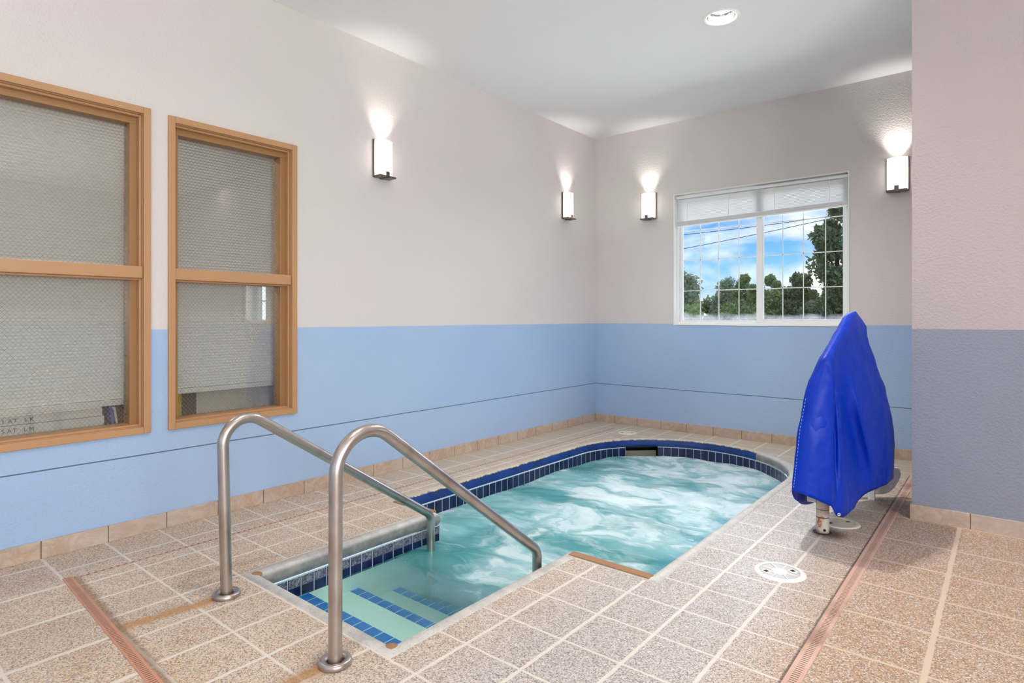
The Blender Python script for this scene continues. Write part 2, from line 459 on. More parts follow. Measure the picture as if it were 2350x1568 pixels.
def mk_leaf(name, a, b):
    m = M(name)
    r = m.n('ShaderNodeNewGeometry').outputs['Random Per Island']
    m.p(col=m.mix(r, a, b), rough=0.6)
    tl = m.n('ShaderNodeBsdfTranslucent', {0: m.mix(r, a, b)}).outputs[0]
    o = m.n('ShaderNodeMixShader', {0: 0.35, 1: m.b.outputs[0], 2: tl}).outputs[0]
    m.t.links.new(o, m.out.inputs[0]); return m.m
m_leafs = [mk_leaf('leaf_mid_green', srgb(128, 142, 78), srgb(190, 198, 126)),
           mk_leaf('leaf_yellow_green', srgb(168, 188, 106), srgb(206, 214, 146)),
           mk_leaf('leaf_dark_green', srgb(104, 112, 70), srgb(162, 166, 114)),
           mk_leaf('leaf_grey_green', srgb(160, 168, 128), srgb(206, 210, 172))]
m_bark = plain('bark', srgb(88, 74, 62), 0.9)
m_grass = plain('grass_ground', srgb(110, 128, 80), 0.95)
m_wire = plain('black_cable', srgb(40, 40, 44), 0.7)

# ------------------------------------------------------------------ room dimensions (metres)
H = 3.275
XE, YS = 7.6, -9.2        # east wall, south wall
BX, BY = 3.272, -1.735    # projecting wall at the right
T = 0.16

# ------------------------------------------------------------------ tub outline
AC = (1.5415, -1.2965); AR = 0.9115
OUT = [(1.005, -4.628), (1.998, -4.628), (1.998, -3.477), (2.453, -3.477)]
NARC = 60
for i in range(NARC+1):
    a = math.pi*i/NARC
    OUT.append((AC[0]+AR*math.cos(a), AC[1]+AR*math.sin(a)))
OUT += [(0.63, -3.487), (1.005, -3.487)]
N = len(OUT)
def offs(o):
    """inward offset of the counter-clockwise outline, mitred"""
    res = []
    for i in range(N):
        p0, p1, p2 = Vector(OUT[i-1]), Vector(OUT[i]), Vector(OUT[(i+1) % N])
        d1, d2 = (p1-p0).normalized(), (p2-p1).normalized()
        n1, n2 = Vector((-d1.y, d1.x)), Vector((-d2.y, d2.x))
        k = n1+n2; k = k/(k.dot(k))*2
        res.append(tuple(p1+k*o))
    return res
def inside(p, poly):
    x, y = p; c = False; j = len(poly)-1
    for i in range(len(poly)):
        xi, yi = poly[i]; xj, yj = poly[j]
        if (yi > y) != (yj > y) and x < (xj-xi)*(y-yi)/(yj-yi)+xi: c = not c
        j = i
    return c

# ------------------------------------------------------------------ floor
XIN = [-0.1, 0.0, 0.265, 0.51, 0.727, 0.955, 1.2, 1.436, 1.69, 1.93, 2.18, 2.437, 2.683, 2.923, 3.17]
YIN = [-5.21, -4.935, -4.675, -4.43, -4.18, -3.93, -3.68, -3.435, -3.195, -2.945, -2.70, -2.46, -2.215, -1.97, -1.73, -1.485, -1.24, -1.0, -0.75, -0.5, -0.25, 0.0, 0.2]
XR = [3.17, 3.502]+[3.502+0.345*k for k in range(1, 13)]
YR = [-9.3, -8.74, -8.395, -8.05, -7.705, -7.36, -7.015, -6.67, -6.325, -5.98, -5.635, -5.29, -4.945, -4.60, -4.255, -3.92, -3.597, -3.255, -2.912, -2.565, -2.2, -1.748, -1.40, -1.05, -0.70, -0.35, 0.2]
XF = [-0.1, 0.12, 0.448, 0.785, 1.118, 1.454, 1.79, 2.125, 2.46, 2.80, 3.17]
YF = [-9.3, -9.0, -8.66, -8.31, -7.97, -7.62, -7.28, -6.93, -6.59, -6.24, -5.9, -5.56, -5.21]
def warp(v, L):
    for i in range(len(L)-1):
        if v <= L[i+1] or i == len(L)-2:
            return i+(v-L[i])/(L[i+1]-L[i])
def build_floor():
    pts, idx, edges = [], {}, []
    def P(x, y):
        k = (round(x, 4), round(y, 4))
        if k not in idx: idx[k] = len(pts); pts.append(Vector(k))
        return idx[k]
    hole = offs(-0.006)
    zones = [(XIN, YIN), (XR, YR), (XF, YF)]
    for X, Y in zones:
        for x in X: edges.append((P(x, Y[0]), P(x, Y[-1])))
        for y in Y: edges.append((P(X[0], y), P(X[-1], y)))
    hi = [P(*q) for q in hole]
    for i in range(N): edges.append((hi[i], hi[(i+1) % N]))
    V, E, F, *_ = delaunay_2d_cdt(pts, edges, [], 0, 1e-5)
    bm = bmesh.new(); uvl = bm.loops.layers.uv.new('UVMap')
    bv = [bm.verts.new((v.x, v.y, 0)) for v in V]
    for f in F:
        c = sum((V[i] for i in f), Vector((0, 0)))/len(f)
        if inside(c, hole): continue
        try: face = bm.faces.new([bv[i] for i in f])
        except ValueError: continue
        if c.x > 3.17: X, Y = XR, YR
        elif c.y < -5.21: X, Y = XF, YF
        else: X, Y = XIN, YIN
        for l in face.loops:
            l[uvl].uv = (warp(l.vert.co.x, X), warp(l.vert.co.y, Y))
    # skirt so the slab has thickness round the hole
    lip = offs(-0.006)
    a = [bm.verts.new((p[0], p[1], 0)) for p in lip]; b = [bm.verts.new((p[0], p[1], -0.06)) for p in lip]
    for i in range(N): bm.faces.new((a[i], b[i], b[(i+1) % N], a[(i+1) % N]))
    for v in [v for v in bm.verts if not v.link_faces]: bm.verts.remove(v)
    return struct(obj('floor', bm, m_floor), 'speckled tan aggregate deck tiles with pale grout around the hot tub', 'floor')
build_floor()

# ------------------------------------------------------------------ walls
def wall_boxes(bm, axis, at, th, a0, a1, z0, z1, holes):
    A = sorted({a0, a1}|{h[0] for h in holes}|{h[1] for h in holes})
    Z = sorted({z0, z1}|{h[2] for h in holes}|{h[3] for h in holes})
    for i in range(len(A)-1):
        for j in range(len(Z)-1):
            ca, cz = (A[i]+A[i+1])/2, (Z[j]+Z[j+1])/2
            if any(h[0] < ca < h[1] and h[2] < cz < h[3] for h in holes): continue
            if axis == 'x': box(bm, min(at, at+th), max(at, at+th), A[i], A[i+1], Z[j], Z[j+1])
            else: box(bm, A[i], A[i+1], min(at, at+th), max(at, at+th), Z[j], Z[j+1])
W2 = (-4.595, -3.843, 0.585, 2.33)
W1 = (-6.20, -4.742, 0.585, 2.34)
bm = bmesh.new(); wall_boxes(bm, 'x', 0, -T, YS-0.1, 0.16, -0.0, H, [W1, W2]); struct(obj('wall_left', bm, m_wall), 'long left wall painted pale pink above and light blue below', 'wall')
WB = (0.968, 2.628, 1.118, 2.505)
bm = bmesh.new(); wall_boxes(bm, 'y', 0, 0.16, 0.0, BX+0.02, -0.0, H, [WB]); struct(obj('wall_back', bm, m_wall), 'back wall with the window, pale pink above light blue', 'wall')
WR = (4.08, 4.85, 1.12, 1.75)
bm = bmesh.new(); wall_boxes(bm, 'y', BY, 0.2, BX, XE, -0.0, H, [WR])
wall_boxes(bm, 'x', BX, 0.2, BY+0.2, 0.16, 0, H, [])
struct(obj('wall_right', bm, m_block), 'projecting wall at the right edge, greyer pink above grey blue, darkened in the paint', 'wall')
WE = [(-8.6, -7.0, 0.9, 2.6), (-6.7, -5.0, 0.9, 2.6)]
bm = bmesh.new(); wall_boxes(bm, 'x', XE, 0.16, YS-0.1, BY+0.1, 0, H, WE); struct(obj('wall_east', bm, m_wall))
WS = [(0.9, 3.1, 0.5, 2.6), (3.7, 5.9, 0.5, 2.6)]
bm = bmesh.new(); wall_boxes(bm, 'y', YS, -0.16, 0.0, XE, 0, H, WS); struct(obj('wall_front', bm, m_wall))
# ceiling with round downlight holes cut by construction
DL = [(2.184, -1.898), (2.184, -4.6), (5.33, -4.6), (5.33, -7.4), (2.184, -7.4), (5.33, -1.99)]
DLR = 0.108
def build_ceiling():
    pts, edges = [], []
    def add(x, y): pts.append(Vector((x, y))); return len(pts)-1
    c = [add(-0.16, YS-0.16), add(XE+0.16, YS-0.16), add(XE+0.16, 0.16), add(-0.16, 0.16)]
    for i in range(4): edges.append((c[i], c[(i+1) % 4]))
    for (x, y) in DL:
        r = [add(x+DLR*math.cos(2*math.pi*k/40), y+DLR*math.sin(2*math.pi*k/40)) for k in range(40)]
        for k in range(40): edges.append((r[k], r[(k+1) % 40]))
    V, E, F, *_ = delaunay_2d_cdt(pts, edges, [], 0, 1e-5)
    bm = bmesh.new(); bv = [bm.verts.new((v.x, v.y, H)) for v in V]
    for f in F:
        q = sum((V[i] for i in f), Vector((0, 0)))/len(f)
        if any((q-Vector(d)).length < DLR*0.99 for d in DL): continue
        bm.faces.new([bv[i] for i in f])
    return struct(obj('ceiling', bm, m_ceiling), 'plain white painted ceiling', 'ceiling')
build_ceiling()
# attic slab above, keeps daylight out
bm = bmesh.new(); box(bm, -0.3, XE+0.3, YS-0.3, 0.3, H+0.22, H+0.3); struct(obj('trim_1', bm, m_ceiling))

# baseboards
def baseboard(name, segs, label):
    bm = bmesh.new()
    for (x0, y0, x1, y1, nx, ny, joints) in segs:
        d = Vector((x1-x0, y1-y0)); L = d.length; d.normalize()
        js = [0]+sorted(joints)+[L]
        for a, b in zip(js, js[1:]):
            p0 = Vector((x0, y0))+d*(a+0.002); p1 = Vector((x0, y0))+d*(b-0.002)
            q = [p0, p1, p1+Vector((nx, ny))*0.012, p0+Vector((nx, ny))*0.012]
            box(bm, min(v.x for v in q), max(v.x for v in q), min(v.y for v in q), max(v.y for v in q), 0, 0.088, 0.002)
        p0 = Vector((x0, y0)); p1 = Vector((x1, y1)); q = [p0, p1, p1+Vector((nx, ny))*0.0105, p0+Vector((nx, ny))*0.0105]
        bm2 = bmesh.new(); box(bm2, min(v.x for v in q), max(v.x for v in q), min(v.y for v in q), max(v.y for v in q), 0, 0.086)
        me = bpy.data.meshes.new('tmp'); bm2.to_mesh(me); bm2.free()
        for f in bm.faces: f.tag = True
        bm.from_mesh(me); bpy.data.meshes.remove(me)
        for f in bm.faces:
            if not f.tag: f.material_index = 1
    o = obj(name, bm, m_stone); o.data.materials.append(m_grout)
    return struct(o, label, 'baseboard')
baseboard('baseboard_left', [(0, YS, 0, 0, 1, 0, [(-YS)-0.2895*k for k in range(1, 32)])], 'row of beige stone baseboard tiles along the left wall')
baseboard('baseboard_back', [(0.012, 0, BX, 0, 0, -1, [0.248+0.285*k for k in range(0, 11)])], 'row of beige stone baseboard tiles along the back wall')
baseboard('baseboard_right', [(BX-0.012, BY, XE, BY, 0, -1, [0.29+0.285*k for k in range(0, 15)]), (BX, BY, BX, 0, -1, 0, [0.3*k for k in range(1, 6)])], 'beige stone baseboard tiles on the projecting right wall')
baseboard('baseboard_front', [(0, YS, XE, YS, 0, 1, [0.3*k for k in range(1, 25)])], None)
baseboard('baseboard_east', [(XE, YS, XE, BY, -1, 0, [0.3*k for k in range(1, 25)])], None)

# ------------------------------------------------------------------ left windows (tan frames, wired glass)
def ring_frame(bm, y0, y1, z0, z1, w, x0, x1, bev=0.002):
    box(bm, x0, x1, y0, y0+w, z0, z1, bev); box(bm, x0, x1, y1-w, y1, z0, z1, bev)
    box(bm, x0, x1, y0+w, y1-w, z0, z0+w, bev); box(bm, x0, x1, y0+w, y1-w, z1-w, z1, bev)
def left_window(name, W, zm, label):
    y0, y1, z0, z1 = W
    root = bpy.data.objects.new(name, None); C.objects.link(root); root.location = (0, (y0+y1)/2, z0)
    struct(root, label, 'window')
    inv = Matrix.Translation((0, -(y0+y1)/2, -z0))
    def put(nm, bm, m, **k):
        bmesh.ops.transform(bm, matrix=inv, verts=bm.verts); return obj(nm, bm, m, root, **k)
    c = 0.037
    bm = bmesh.new(); ring_frame(bm, y0-0.028, y1+0.028, z0-0.030, z1+0.030, c, -0.004, 0.016, 0.003); put('casing', bm, m_frame)
    bm = bmesh.new()
    j = 0.009
    ring_frame(bm, y0+0.001, y1-0.001, z0+0.001, z1-0.001, j, -0.155, -0.002, 0.001)
    ring_frame(bm, y0+j, y1-j, z0+j, z1-j, 0.012, -0.15, -0.022, 0.002)
    put('jamb', bm, m_frame)
    bm = bmesh.new()
    s = 0.050
    yi0, yi1 = y0+0.021, y1-0.021
    box(bm, -0.149, -0.058, yi0-0.001, yi0+0.03, z0+0.02, z1-0.055, 0.002); box(bm, -0.149, -0.058, yi1-0.035, yi1+0.001, z0+0.02, z1-0.055, 0.002)
    box(bm, -0.149, -0.058, yi0-0.001, yi1+0.001, z1-0.055, z1-0.0195, 0.002)
    put('stop', bm, m_frame_in)
    bm = bmesh.new(); box(bm, -0.15, 0.004, y0+0.010, y1-0.010, zm-0.033, zm+0.033, 0.004)
    box(bm, -0.13, -0.03, y0+0.02, y1-0.02, zm-0.043, zm-0.033, 0.001)
    put('mullion', bm, m_frame)
    for (a, b) in ((z0+0.012, zm-0.035), (zm+0.035, z1-0.055)):
        bm = bmesh.new(); box(bm, -0.104, -0.098, yi0+0.02, yi1-0.03, a, b); put('pane', bm, m_glassw)
left_window('window_1', W1, 1.452, 'tan framed wired glass window cut off by the left photo edge')
left_window('window_2', W2, 1.452, 'narrow tan framed wired glass window beside the first sconce')

# interior blinds behind the wired glass
def interior_blind(y0, y1, zb, label):
    root = thing('mini_blind', label, 'blind', (-0.215, (y0+y1)/2, zb), 0, 'closed blinds behind the wired glass')
    L = (y1-y0)/2
    bm = bmesh.new(); z = 0.04
    k = 0
    while z < 2.36-zb:
        r = Matrix.Rotation(math.radians(53), 4, 'Y')
        box(bm, -0.0105, 0.0105, -L, L, z-0.0004, z+0.0004, 0, r); z += 0.0178
    obj('slats', bm, m_ib, root)
    bm = bmesh.new(); box(bm, -0.012, 0.012, -L, L, -0.004, 0.028, 0.004); obj('bottom_rail', bm, m_ib, root)
    bm = bmesh.new(); box(bm, -0.018, 0.018, -L, L, 2.37-zb, 2.41-zb, 0.003); obj('head_rail', bm, m_ib, root)
    return root
interior_blind(-6.25, -4.715, 0.704, 'closed grey blind behind the wide left window')
interior_blind(-4.66, -3.80, 0.734, 'closed grey blind behind the narrow second window')
# things on the office sill behind the glass
def boxthing(name, label, cat, x0, x1, y0, y1, z0, z1, m, bev=0.003, grp=None):
    bm = bmesh.new(); cx, cy = (x0+x1)/2, (y0+y1)/2
    box(bm, x0-cx, x1-cx, y0-cy, y1-cy, 0, z1-z0, bev)
    o = obj(name, bm, m); o.location = (cx, cy, z0); tag(o, label, cat, grp); return o
LEDGE = 0.575
bm = bmesh.new(); box(bm, -0.75, -0.162, -6.5, -3.4, 0.52, LEDGE, 0.003); struct(obj('trim_2', bm, m_binder), 'office counter ledge behind the tan windows', 'ledge')
def text_mesh(s, size, depth=0.001):
    cu = bpy.data.curves.new('t', 'FONT'); cu.body = s; cu.size = size; cu.extrude = depth; cu.space_character = 1.5
    o = bpy.data.objects.new('t', cu); C.objects.link(o)
    dg = bpy.context.evaluated_depsgraph_get(); me = bpy.data.meshes.new_from_object(o.evaluated_get(dg))
    bpy.data.objects.remove(o); bpy.data.curves.remove(cu); return me
def lettered(name, label, x, y0, y1, z0, z1, s, ty):
    b = boxthing(name, label, 'box', x-0.25, x, y0, y1, z0, z1, m_boxw, 0.002, 'long white boxes behind the wide left window')
    off = 0.0
    for ch in s:
        if ch != ' ':
            me = text_mesh(ch, 0.029); me.materials.append(m_ink)
            t = bpy.data.objects.new('printed_letter', me); C.objects.link(t); t.parent = b
            t.location = (0.1252, ty-(y0+y1)/2+off, 0.013 if z0 > 0.6 else 0.032); t.rotation_euler = (math.pi/2, 0, math.pi/2)
        off += 0.0225
    return b
lettered('flat_box', 'long white box with faint lettering, lower of the two in the left window', -0.24, -6.05, -4.866, LEDGE, 0.643, 'RSAT LM', -5.342)
lettered('flat_box', 'long white box with faint lettering, upper of the two in the left window', -0.235, -6.08, -4.877, 0.645, 0.692, 'IAT LK', -5.318)
o = boxthing('folder', 'blue folder leaning at the right bottom of the wide left window', 'folder', -0.34, -0.26, -4.822, -4.807, LEDGE, 0.80, m_bluef); o.rotation_euler = (math.radians(8), 0, 0)
o = boxthing('paper_pad', 'white pad leaning next to the blue folder behind the wired glass', 'paper', -0.34, -0.28, -4.795, -4.783, LEDGE, 0.68, m_boxw); o.rotation_euler = (math.radians(8), 0, 0)
boxthing('dark_block', 'dark backdrop block added at the right bottom corner of the wide left window', 'case', -0.62, -0.40, -4.93, -4.66, LEDGE, 0.90, m_darkbox)  # added backdrop, stands in for the dark gap behind the folders
boxthing('storage_box', 'beige carton behind the bottom of the narrow second window', 'box', -0.5, -0.27, -4.351, -3.72, LEDGE, 0.86, m_binder)
boxthing('dark_block', 'dark brown case between a yellow folder and beige carton behind the second window', 'case', -0.5, -0.27, -4.436, -4.353, LEDGE, 0.86, m_darkbox)
boxthing('folder', 'yellow folder at the left bottom corner of the second window', 'folder', -0.5, -0.27, -4.62, -4.438, LEDGE, 0.86, m_yellow)
bm = bmesh.new()
box(bm, -2.2, -2.1, -6.9, -3.0, -0.0, H); box(bm, -2.1, -0.16, -6.9, -6.8, 0, H); box(bm, -2.1, -0.16, -3.1, -3.0, 0, H)
struct(obj('wall_office', bm, m_iwall))
bm = bmesh.new(); box(bm, -2.2, -0.16, -6.9, -3.0, H-0.3, H-0.25); box(bm, -2.2, -0.16, -6.9, -3.0, -0.06, 0); struct(obj('trim_3', bm, m_iwall))

# ------------------------------------------------------------------ back window (white vinyl slider)
def back_window():
    root = bpy.data.objects.new('window_3', None); C.objects.link(root); root.location = (1.8, 0, 1.118)
    struct(root, 'white vinyl sliding window with thin grids in the back wall', 'window')
    inv = Matrix.Translation((-1.8, 0, -1.118))
    def put(nm, bm, m, p=root, **k):
        bmesh.ops.transform(bm, matrix=inv, verts=bm.verts); return obj(nm, bm, m, p, **k)
    x0, x1, z0, z1 = 0.968, 2.628, 1.118, 2.505
    bm = bmesh.new()
    def ringY(a0, a1, b0, b1, w, y0, y1, bev):
        box(bm, a0, a0+w, y0, y1, b0, b1, bev); box(bm, a1-w, a1, y0, y1, b0, b1, bev)
        box(bm, a0+w, a1-w, y0, y1, b0, b0+w, bev); box(bm, a0+w, a1-w, y0, y1, b1-w, b1, bev)
    ringY(x0+0.001, x1-0.001, z0+0.001, z1-0.001, 0.012, -0.006, 0.15, 0.001); put('return', bm, m_sillw)
    bm = bmesh.new(); ringY(x0+0.012, x1-0.012, z0+0.012, z1-0.012, 0.022, 0.06, 0.14, 0.003); put('frame', bm, m_white)
    bm = bmesh.new(); box(bm, 1.805, 1.862, 0.055, 0.12, z0+0.03, z1-0.03, 0.004); put('meeting_stile', bm, m_white)
    for (a, b, y, sw, zb) in ((1.002, 1.84, 0.085, 0.042, 0.0), (1.83, 2.594, 0.07, 0.036, 0.03)):
        bm = bmesh.new()
        ringY(a+0.004, b, z0+0.026+zb*0.2, z1-0.034, 0.030 if zb == 0 else 0.034, y, y+0.025, 0.003)
        s = put('sash', bm, m_white)
        bm = bmesh.new(); box(bm, a+0.02, b-0.02, y+0.010, y+0.014, z0+0.04, z1-0.05)
        g = put('pane', bm, m_glass); g.parent = s
    for xs in ((1.227, 1.421, 1.625), (2.046, 2.229, 2.418)):
        bm = bmesh.new(); y = 0.088 if xs[0] < 1.5 else 0.073
        a, b = (1.03, 1.81) if xs[0] < 1.5 else (1.865, 2.57)
        for x in xs: box(bm, x-0.004, x+0.004, y, y+0.005, z0+0.05, z1-0.06)
        for z in (1.482, 1.803, 2.12): box(bm, a, b, y, y+0.005, z-0.004, z+0.004)
        put('grille', bm, m_white)
    # raised mini blind is its own thing
    bl = thing('window_blind', 'white mini blind raised to the top of the back wall window', 'blind', (1.80, 0.03, 2.16))
    inv2 = Matrix.Translation((-1.80, -0.03, -2.16))
    def put2(nm, bm, m, **k):
        bmesh.ops.transform(bm, matrix=inv2, verts=bm.verts); return obj(nm, bm, m, bl, **k)
    def zt(x, t):   # bottom rail hangs slightly askew
        lo = 2.168+(x-1.005)*0.026; hi = 2.452
        return lo+(hi-lo)*t
    bm = bmesh.new(); box(bm, 0.995, 2.61, 0.012, 0.048, 2.452, 2.478, 0.003); put2('head_rail', bm, m_blindw)
    bm = bmesh.new()
    n = 16
    for k in range(n):
        t = 0.17+0.80*k/(n-1)
        def zq(x): return zt(x, t)
        a, b = 0.998, 2.608
        dy, dz = 0.0115, 0.0096
        v = [bm.verts.new(c) for c in ((a, 0.03-dy, zq(a)-dz), (b, 0.03-dy, zq(b)-dz), (b, 0.03, zq(b)+0.0025), (a, 0.03, zq(a)+0.0025), (b, 0.03+dy, zq(b)+dz), (a, 0.03+dy, zq(a)+dz))]
        bm.faces.new((v[0], v[1], v[2], v[3])); bm.faces.new((v[3], v[2], v[4], v[5]))
    # gathered stack of slats at the bottom
    for k in range(11):
        for (a, b) in ((0.998, 2.608),):
            z0a, z0b = zt(a, 0.02+0.013*k), zt(b, 0.02+0.013*k)
            dy = 0.0125 if k % 2 else 0.0115
            q = [bm.verts.new(c) for c in ((a, 0.03-dy, z0a), (b, 0.03-dy, z0b), (b, 0.03+dy, z0b), (a, 0.03+dy, z0a), (a, 0.03-dy, z0a+0.0024), (b, 0.03-dy, z0b+0.0024), (b, 0.03+dy, z0b+0.0024), (a, 0.03+dy, z0a+0.0024))]
            for f in ((0, 1, 2, 3), (7, 6, 5, 4), (0, 4, 5, 1), (1, 5, 6, 2), (2, 6, 7, 3), (3, 7, 4, 0)): bm.faces.new([q[i] for i in f])
    put2('slats', bm, m_blindw)
    bm = bmesh.new()
    a, b = 0.998, 2.608
    ang = math.atan(0.026)
    box(bm, a, b, 0.018, 0.042, zt(1.8, 0)-0.012, zt(1.8, 0)+0.003, 0.002, Matrix.Rotation(-ang, 4, 'Y')); put2('bottom_rail', bm, m_blindw)
    for x in (1.115, 1.545, 1.985, 2.46):
        bm = bmesh.new(); box(bm, x-0.003, x+0.003, 0.0165, 0.0175, zt(x, 0)-0.006, 2.455); put2('ladder_cord', bm, m_blindw)
back_window()

# unseen side and rear windows; the east and rear ones added for fill light
def plain_window(name, axis, at, th, holes):
    root = bpy.data.objects.new(name, None); C.objects.link(root); struct(root)
    bm = bmesh.new(); g = bmesh.new()
    for (a, b, z0, z1) in holes:
        w = 0.05
        q = [(a, a+w, z0, z1), (b-w, b, z0, z1), (a+w, b-w, z0, z0+w), (a+w, b-w, z1-w, z1), ((a+b)/2-0.02, (a+b)/2+0.02, z0+w, z1-w), (a+w, b-w, (z0+z1)/2-0.01, (z0+z1)/2+0.01)]
        m0, m1 = at+th*0.4, at+th*0.6
        for (p0, p1, p2, p3) in q:
            if axis == 'x': box(bm, min(m0, m1), max(m0, m1), p0, p1, p2, p3)
            else: box(bm, p0, p1, min(m0, m1), max(m0, m1), p2, p3)
        c = at+th*0.5
        if axis == 'x': box(g, c-0.002, c+0.002, a+w, b-w, z0+w, z1-w)
        else: box(g, a+w, b-w, c-0.002, c+0.002, z0+w, z1-w)
    obj('frame', bm, m_white, root); obj('pane', g, m_glassp, root)
plain_window('window_4', 'y', BY, 0.2, [WR])
plain_window('window_5', 'x', XE, 0.16, WE)
plain_window('window_6', 'y', YS, -0.16, WS)

# ------------------------------------------------------------------ wall sconces
def make_sconce():
    # local: back on plane x=0 facing +x, base at z=0, width along y
    t = thing('wall_sconce', '', 'wall lamp')
    h, w = 0.285, 0.165
    bm = bmesh.new(); box(bm, 0.0, 0.018, -w/2, w/2, 0, h, 0.002); obj('back_plate', bm, m_nickel, t)
    # bowed frosted glass
    bm = bmesh.new()
    prof = []
    n = 18; R = 0.115
    half = w/2-0.008
    for i in range(n+1):
        y = -half+2*half*i/n
        x = 0.036+0.052*math.sqrt(max(0, 1-(y/half)**2*0.86))-0.015
        prof.append((x, y))
    prof = [(0.020, -half)]+prof+[(0.020, half)]
    lo = [bm.verts.new((x, y, 0.012)) for x, y in prof]; hi = [bm.verts.new((x, y, h-0.004)) for x, y in prof]
    for i in range(len(prof)-1): bm.faces.new((lo[i], lo[i+1], hi[i+1], hi[i]))
    lo2 = [bm.verts.new((max(0.02, x-0.005), y*0.95, 0.012)) for x, y in prof]; hi2 = [bm.verts.new((max(0.02, x-0.005), y*0.95, h-0.004)) for x, y in prof]
    for i in range(len(prof)-1):
        bm.faces.new((lo2[i+1], lo2[i], hi2[i], hi2[i+1])); bm.faces.new((hi[i], hi[i+1], hi2[i+1], hi2[i])); bm.faces.new((lo[i+1], lo[i], lo2[i], lo2[i+1]))
    obj('glass_shade', bm, m_shade, t, auto=40)
    bm = bmesh.new(); box(bm, 0.0, 0.085, -w/2+0.006, w/2-0.006, -0.004, 0.010, 0.002); obj('bottom_tray', bm, m_nickel, t)
    bm = bmesh.new(); box(bm, 0.078, 0.083, -0.017, 0.017, -0.004, 0.042, 0.001); box(bm, 0.0, 0.083, -0.017, 0.017, -0.009, -0.003, 0.001); obj('clip', bm, m_nickel, t)
    return t
def copy_tree(src):
    r = src.copy(); C.objects.link(r)
    for ch in [c for c in bpy.data.objects if c.parent == src]:
        c = ch.copy(); C.objects.link(c); c.parent = r
    return r
s0 = make_sconce()
SCN = [(0, -3.10, 0, 'lit wall sconce on the left wall nearest the tan framed windows'),
       (0, -0.60, 0, 'lit wall sconce on the left wall close to the far corner'),
       (0.692, 0, 1, 'lit wall sconce on the back wall between the corner and the window'),
       (2.99, 0, 1, 'lit wall sconce on the back wall right of the window'),
       (0, -5.60, 0, 'lit wall sconce on the left wall above the wide tan window')]
for i, (x, y, back, lab) in enumerate(SCN):
    s = s0 if i == 0 else copy_tree(s0)
    z0 = 2.268 if i != 4 else 2.75
    if i == 4: z0 = 2.62
    s.location = (x, y, z0); s.rotation_euler = (0, 0, -math.pi/2 if back else 0); s['label'] = lab
    s['group'] = 'lit wall sconces around the tub'
    nx, ny = (0, -1) if back else (1, 0)
    for up in (1,):
        L = bpy.data.lights.new('sconce_lamp', 'SPOT'); L.energy = 10.0 if i == 3 else 6.5; L.spot_size = math.radians(92); L.spot_blend = 1.0
        L.color = (1.0, 0.92, 0.80) if i in (0, 4) else (1.0, 0.95, 0.90); L.shadow_soft_size = 0.03
        o = bpy.data.objects.new('sconce_lamp', L); C.objects.link(o)
        o.location = (x+nx*0.065, y+ny*0.065, z0+(0.287 if up else -0.012))
        dirv = Vector((-nx*0.30, -ny*0.30, 1 if up else -1))
        o.rotation_euler = dirv.to_track_quat('-Z', 'Y').to_euler()
        pass

# ------------------------------------------------------------------ recessed downlights
m_bulb = plain('lit_lamp_face', srgb(250, 246, 238), 0.4)
m_bulb.node_tree.nodes['Principled BSDF'].inputs['Emission Color'].default_value = (1, 0.97, 0.92, 1)
m_bulb.node_tree.nodes['Principled BSDF'].inputs['Emission Strength'].default_value = 2.0
def make_dl():
    t = thing('recessed_downlight', '', 'ceiling light')
    bm = bmesh.new(); lathe(bm, [(0.097, 0.004), (0.100, -0.004), (0.112, -0.006), (0.125, -0.003), (0.128, 0.0)], 48); obj('trim_ring', bm, m_white, t, smooth=True)
    bm = bmesh.new(); lathe(bm, [(0.098, 0.002), (0.094, 0.04), (0.082, 0.09), (0.060, 0.13), (0.040, 0.145), (0.0005, 0.146)], 48); obj('reflector', bm, m_chrome, t, smooth=True)
    bm = bmesh.new(); lathe(bm, [(0.0005, 0.088), (0.02, 0.090), (0.034, 0.100), (0.036, 0.118), (0.02, 0.135), (0.012, 0.145)], 24); obj('bulb', bm, m_bulb, t, smooth=True)
    return t
d0 = make_dl()
for i, (x, y) in enumerate(DL):
    d = d0 if i == 0 else copy_tree(d0)
    d.location = (x, y, H)
    d['label'] = 'round recessed downlight with chrome reflector in the white ceiling above the tub'
    d['label'] = d['label'] if i == 0 else ['', 'round recessed downlight in the ceiling over the handrails', 'round recessed downlight in the ceiling right of the handrails', 'round recessed downlight by the rear right corner', 'round recessed downlight by the rear left corner', 'round recessed downlight behind the projecting right wall corner'][i]
    d['group'] = 'round recessed ceiling downlights'
    L = bpy.data.lights.new('downlight_lamp', 'AREA'); L.shape = 'DISK'; L.size = 0.15; L.energy = [40, 12, 8, 6, 6, 4][i]; L.color = (1.0, 0.93, 0.85) if i else (1.0, 0.95, 0.9)
    L.spread = math.radians(150)
    o = bpy.data.objects.new('downlight_lamp', L); C.objects.link(o); o.location = (x, y, H-0.012 if i else H+0.06)
    o.visible_camera = True

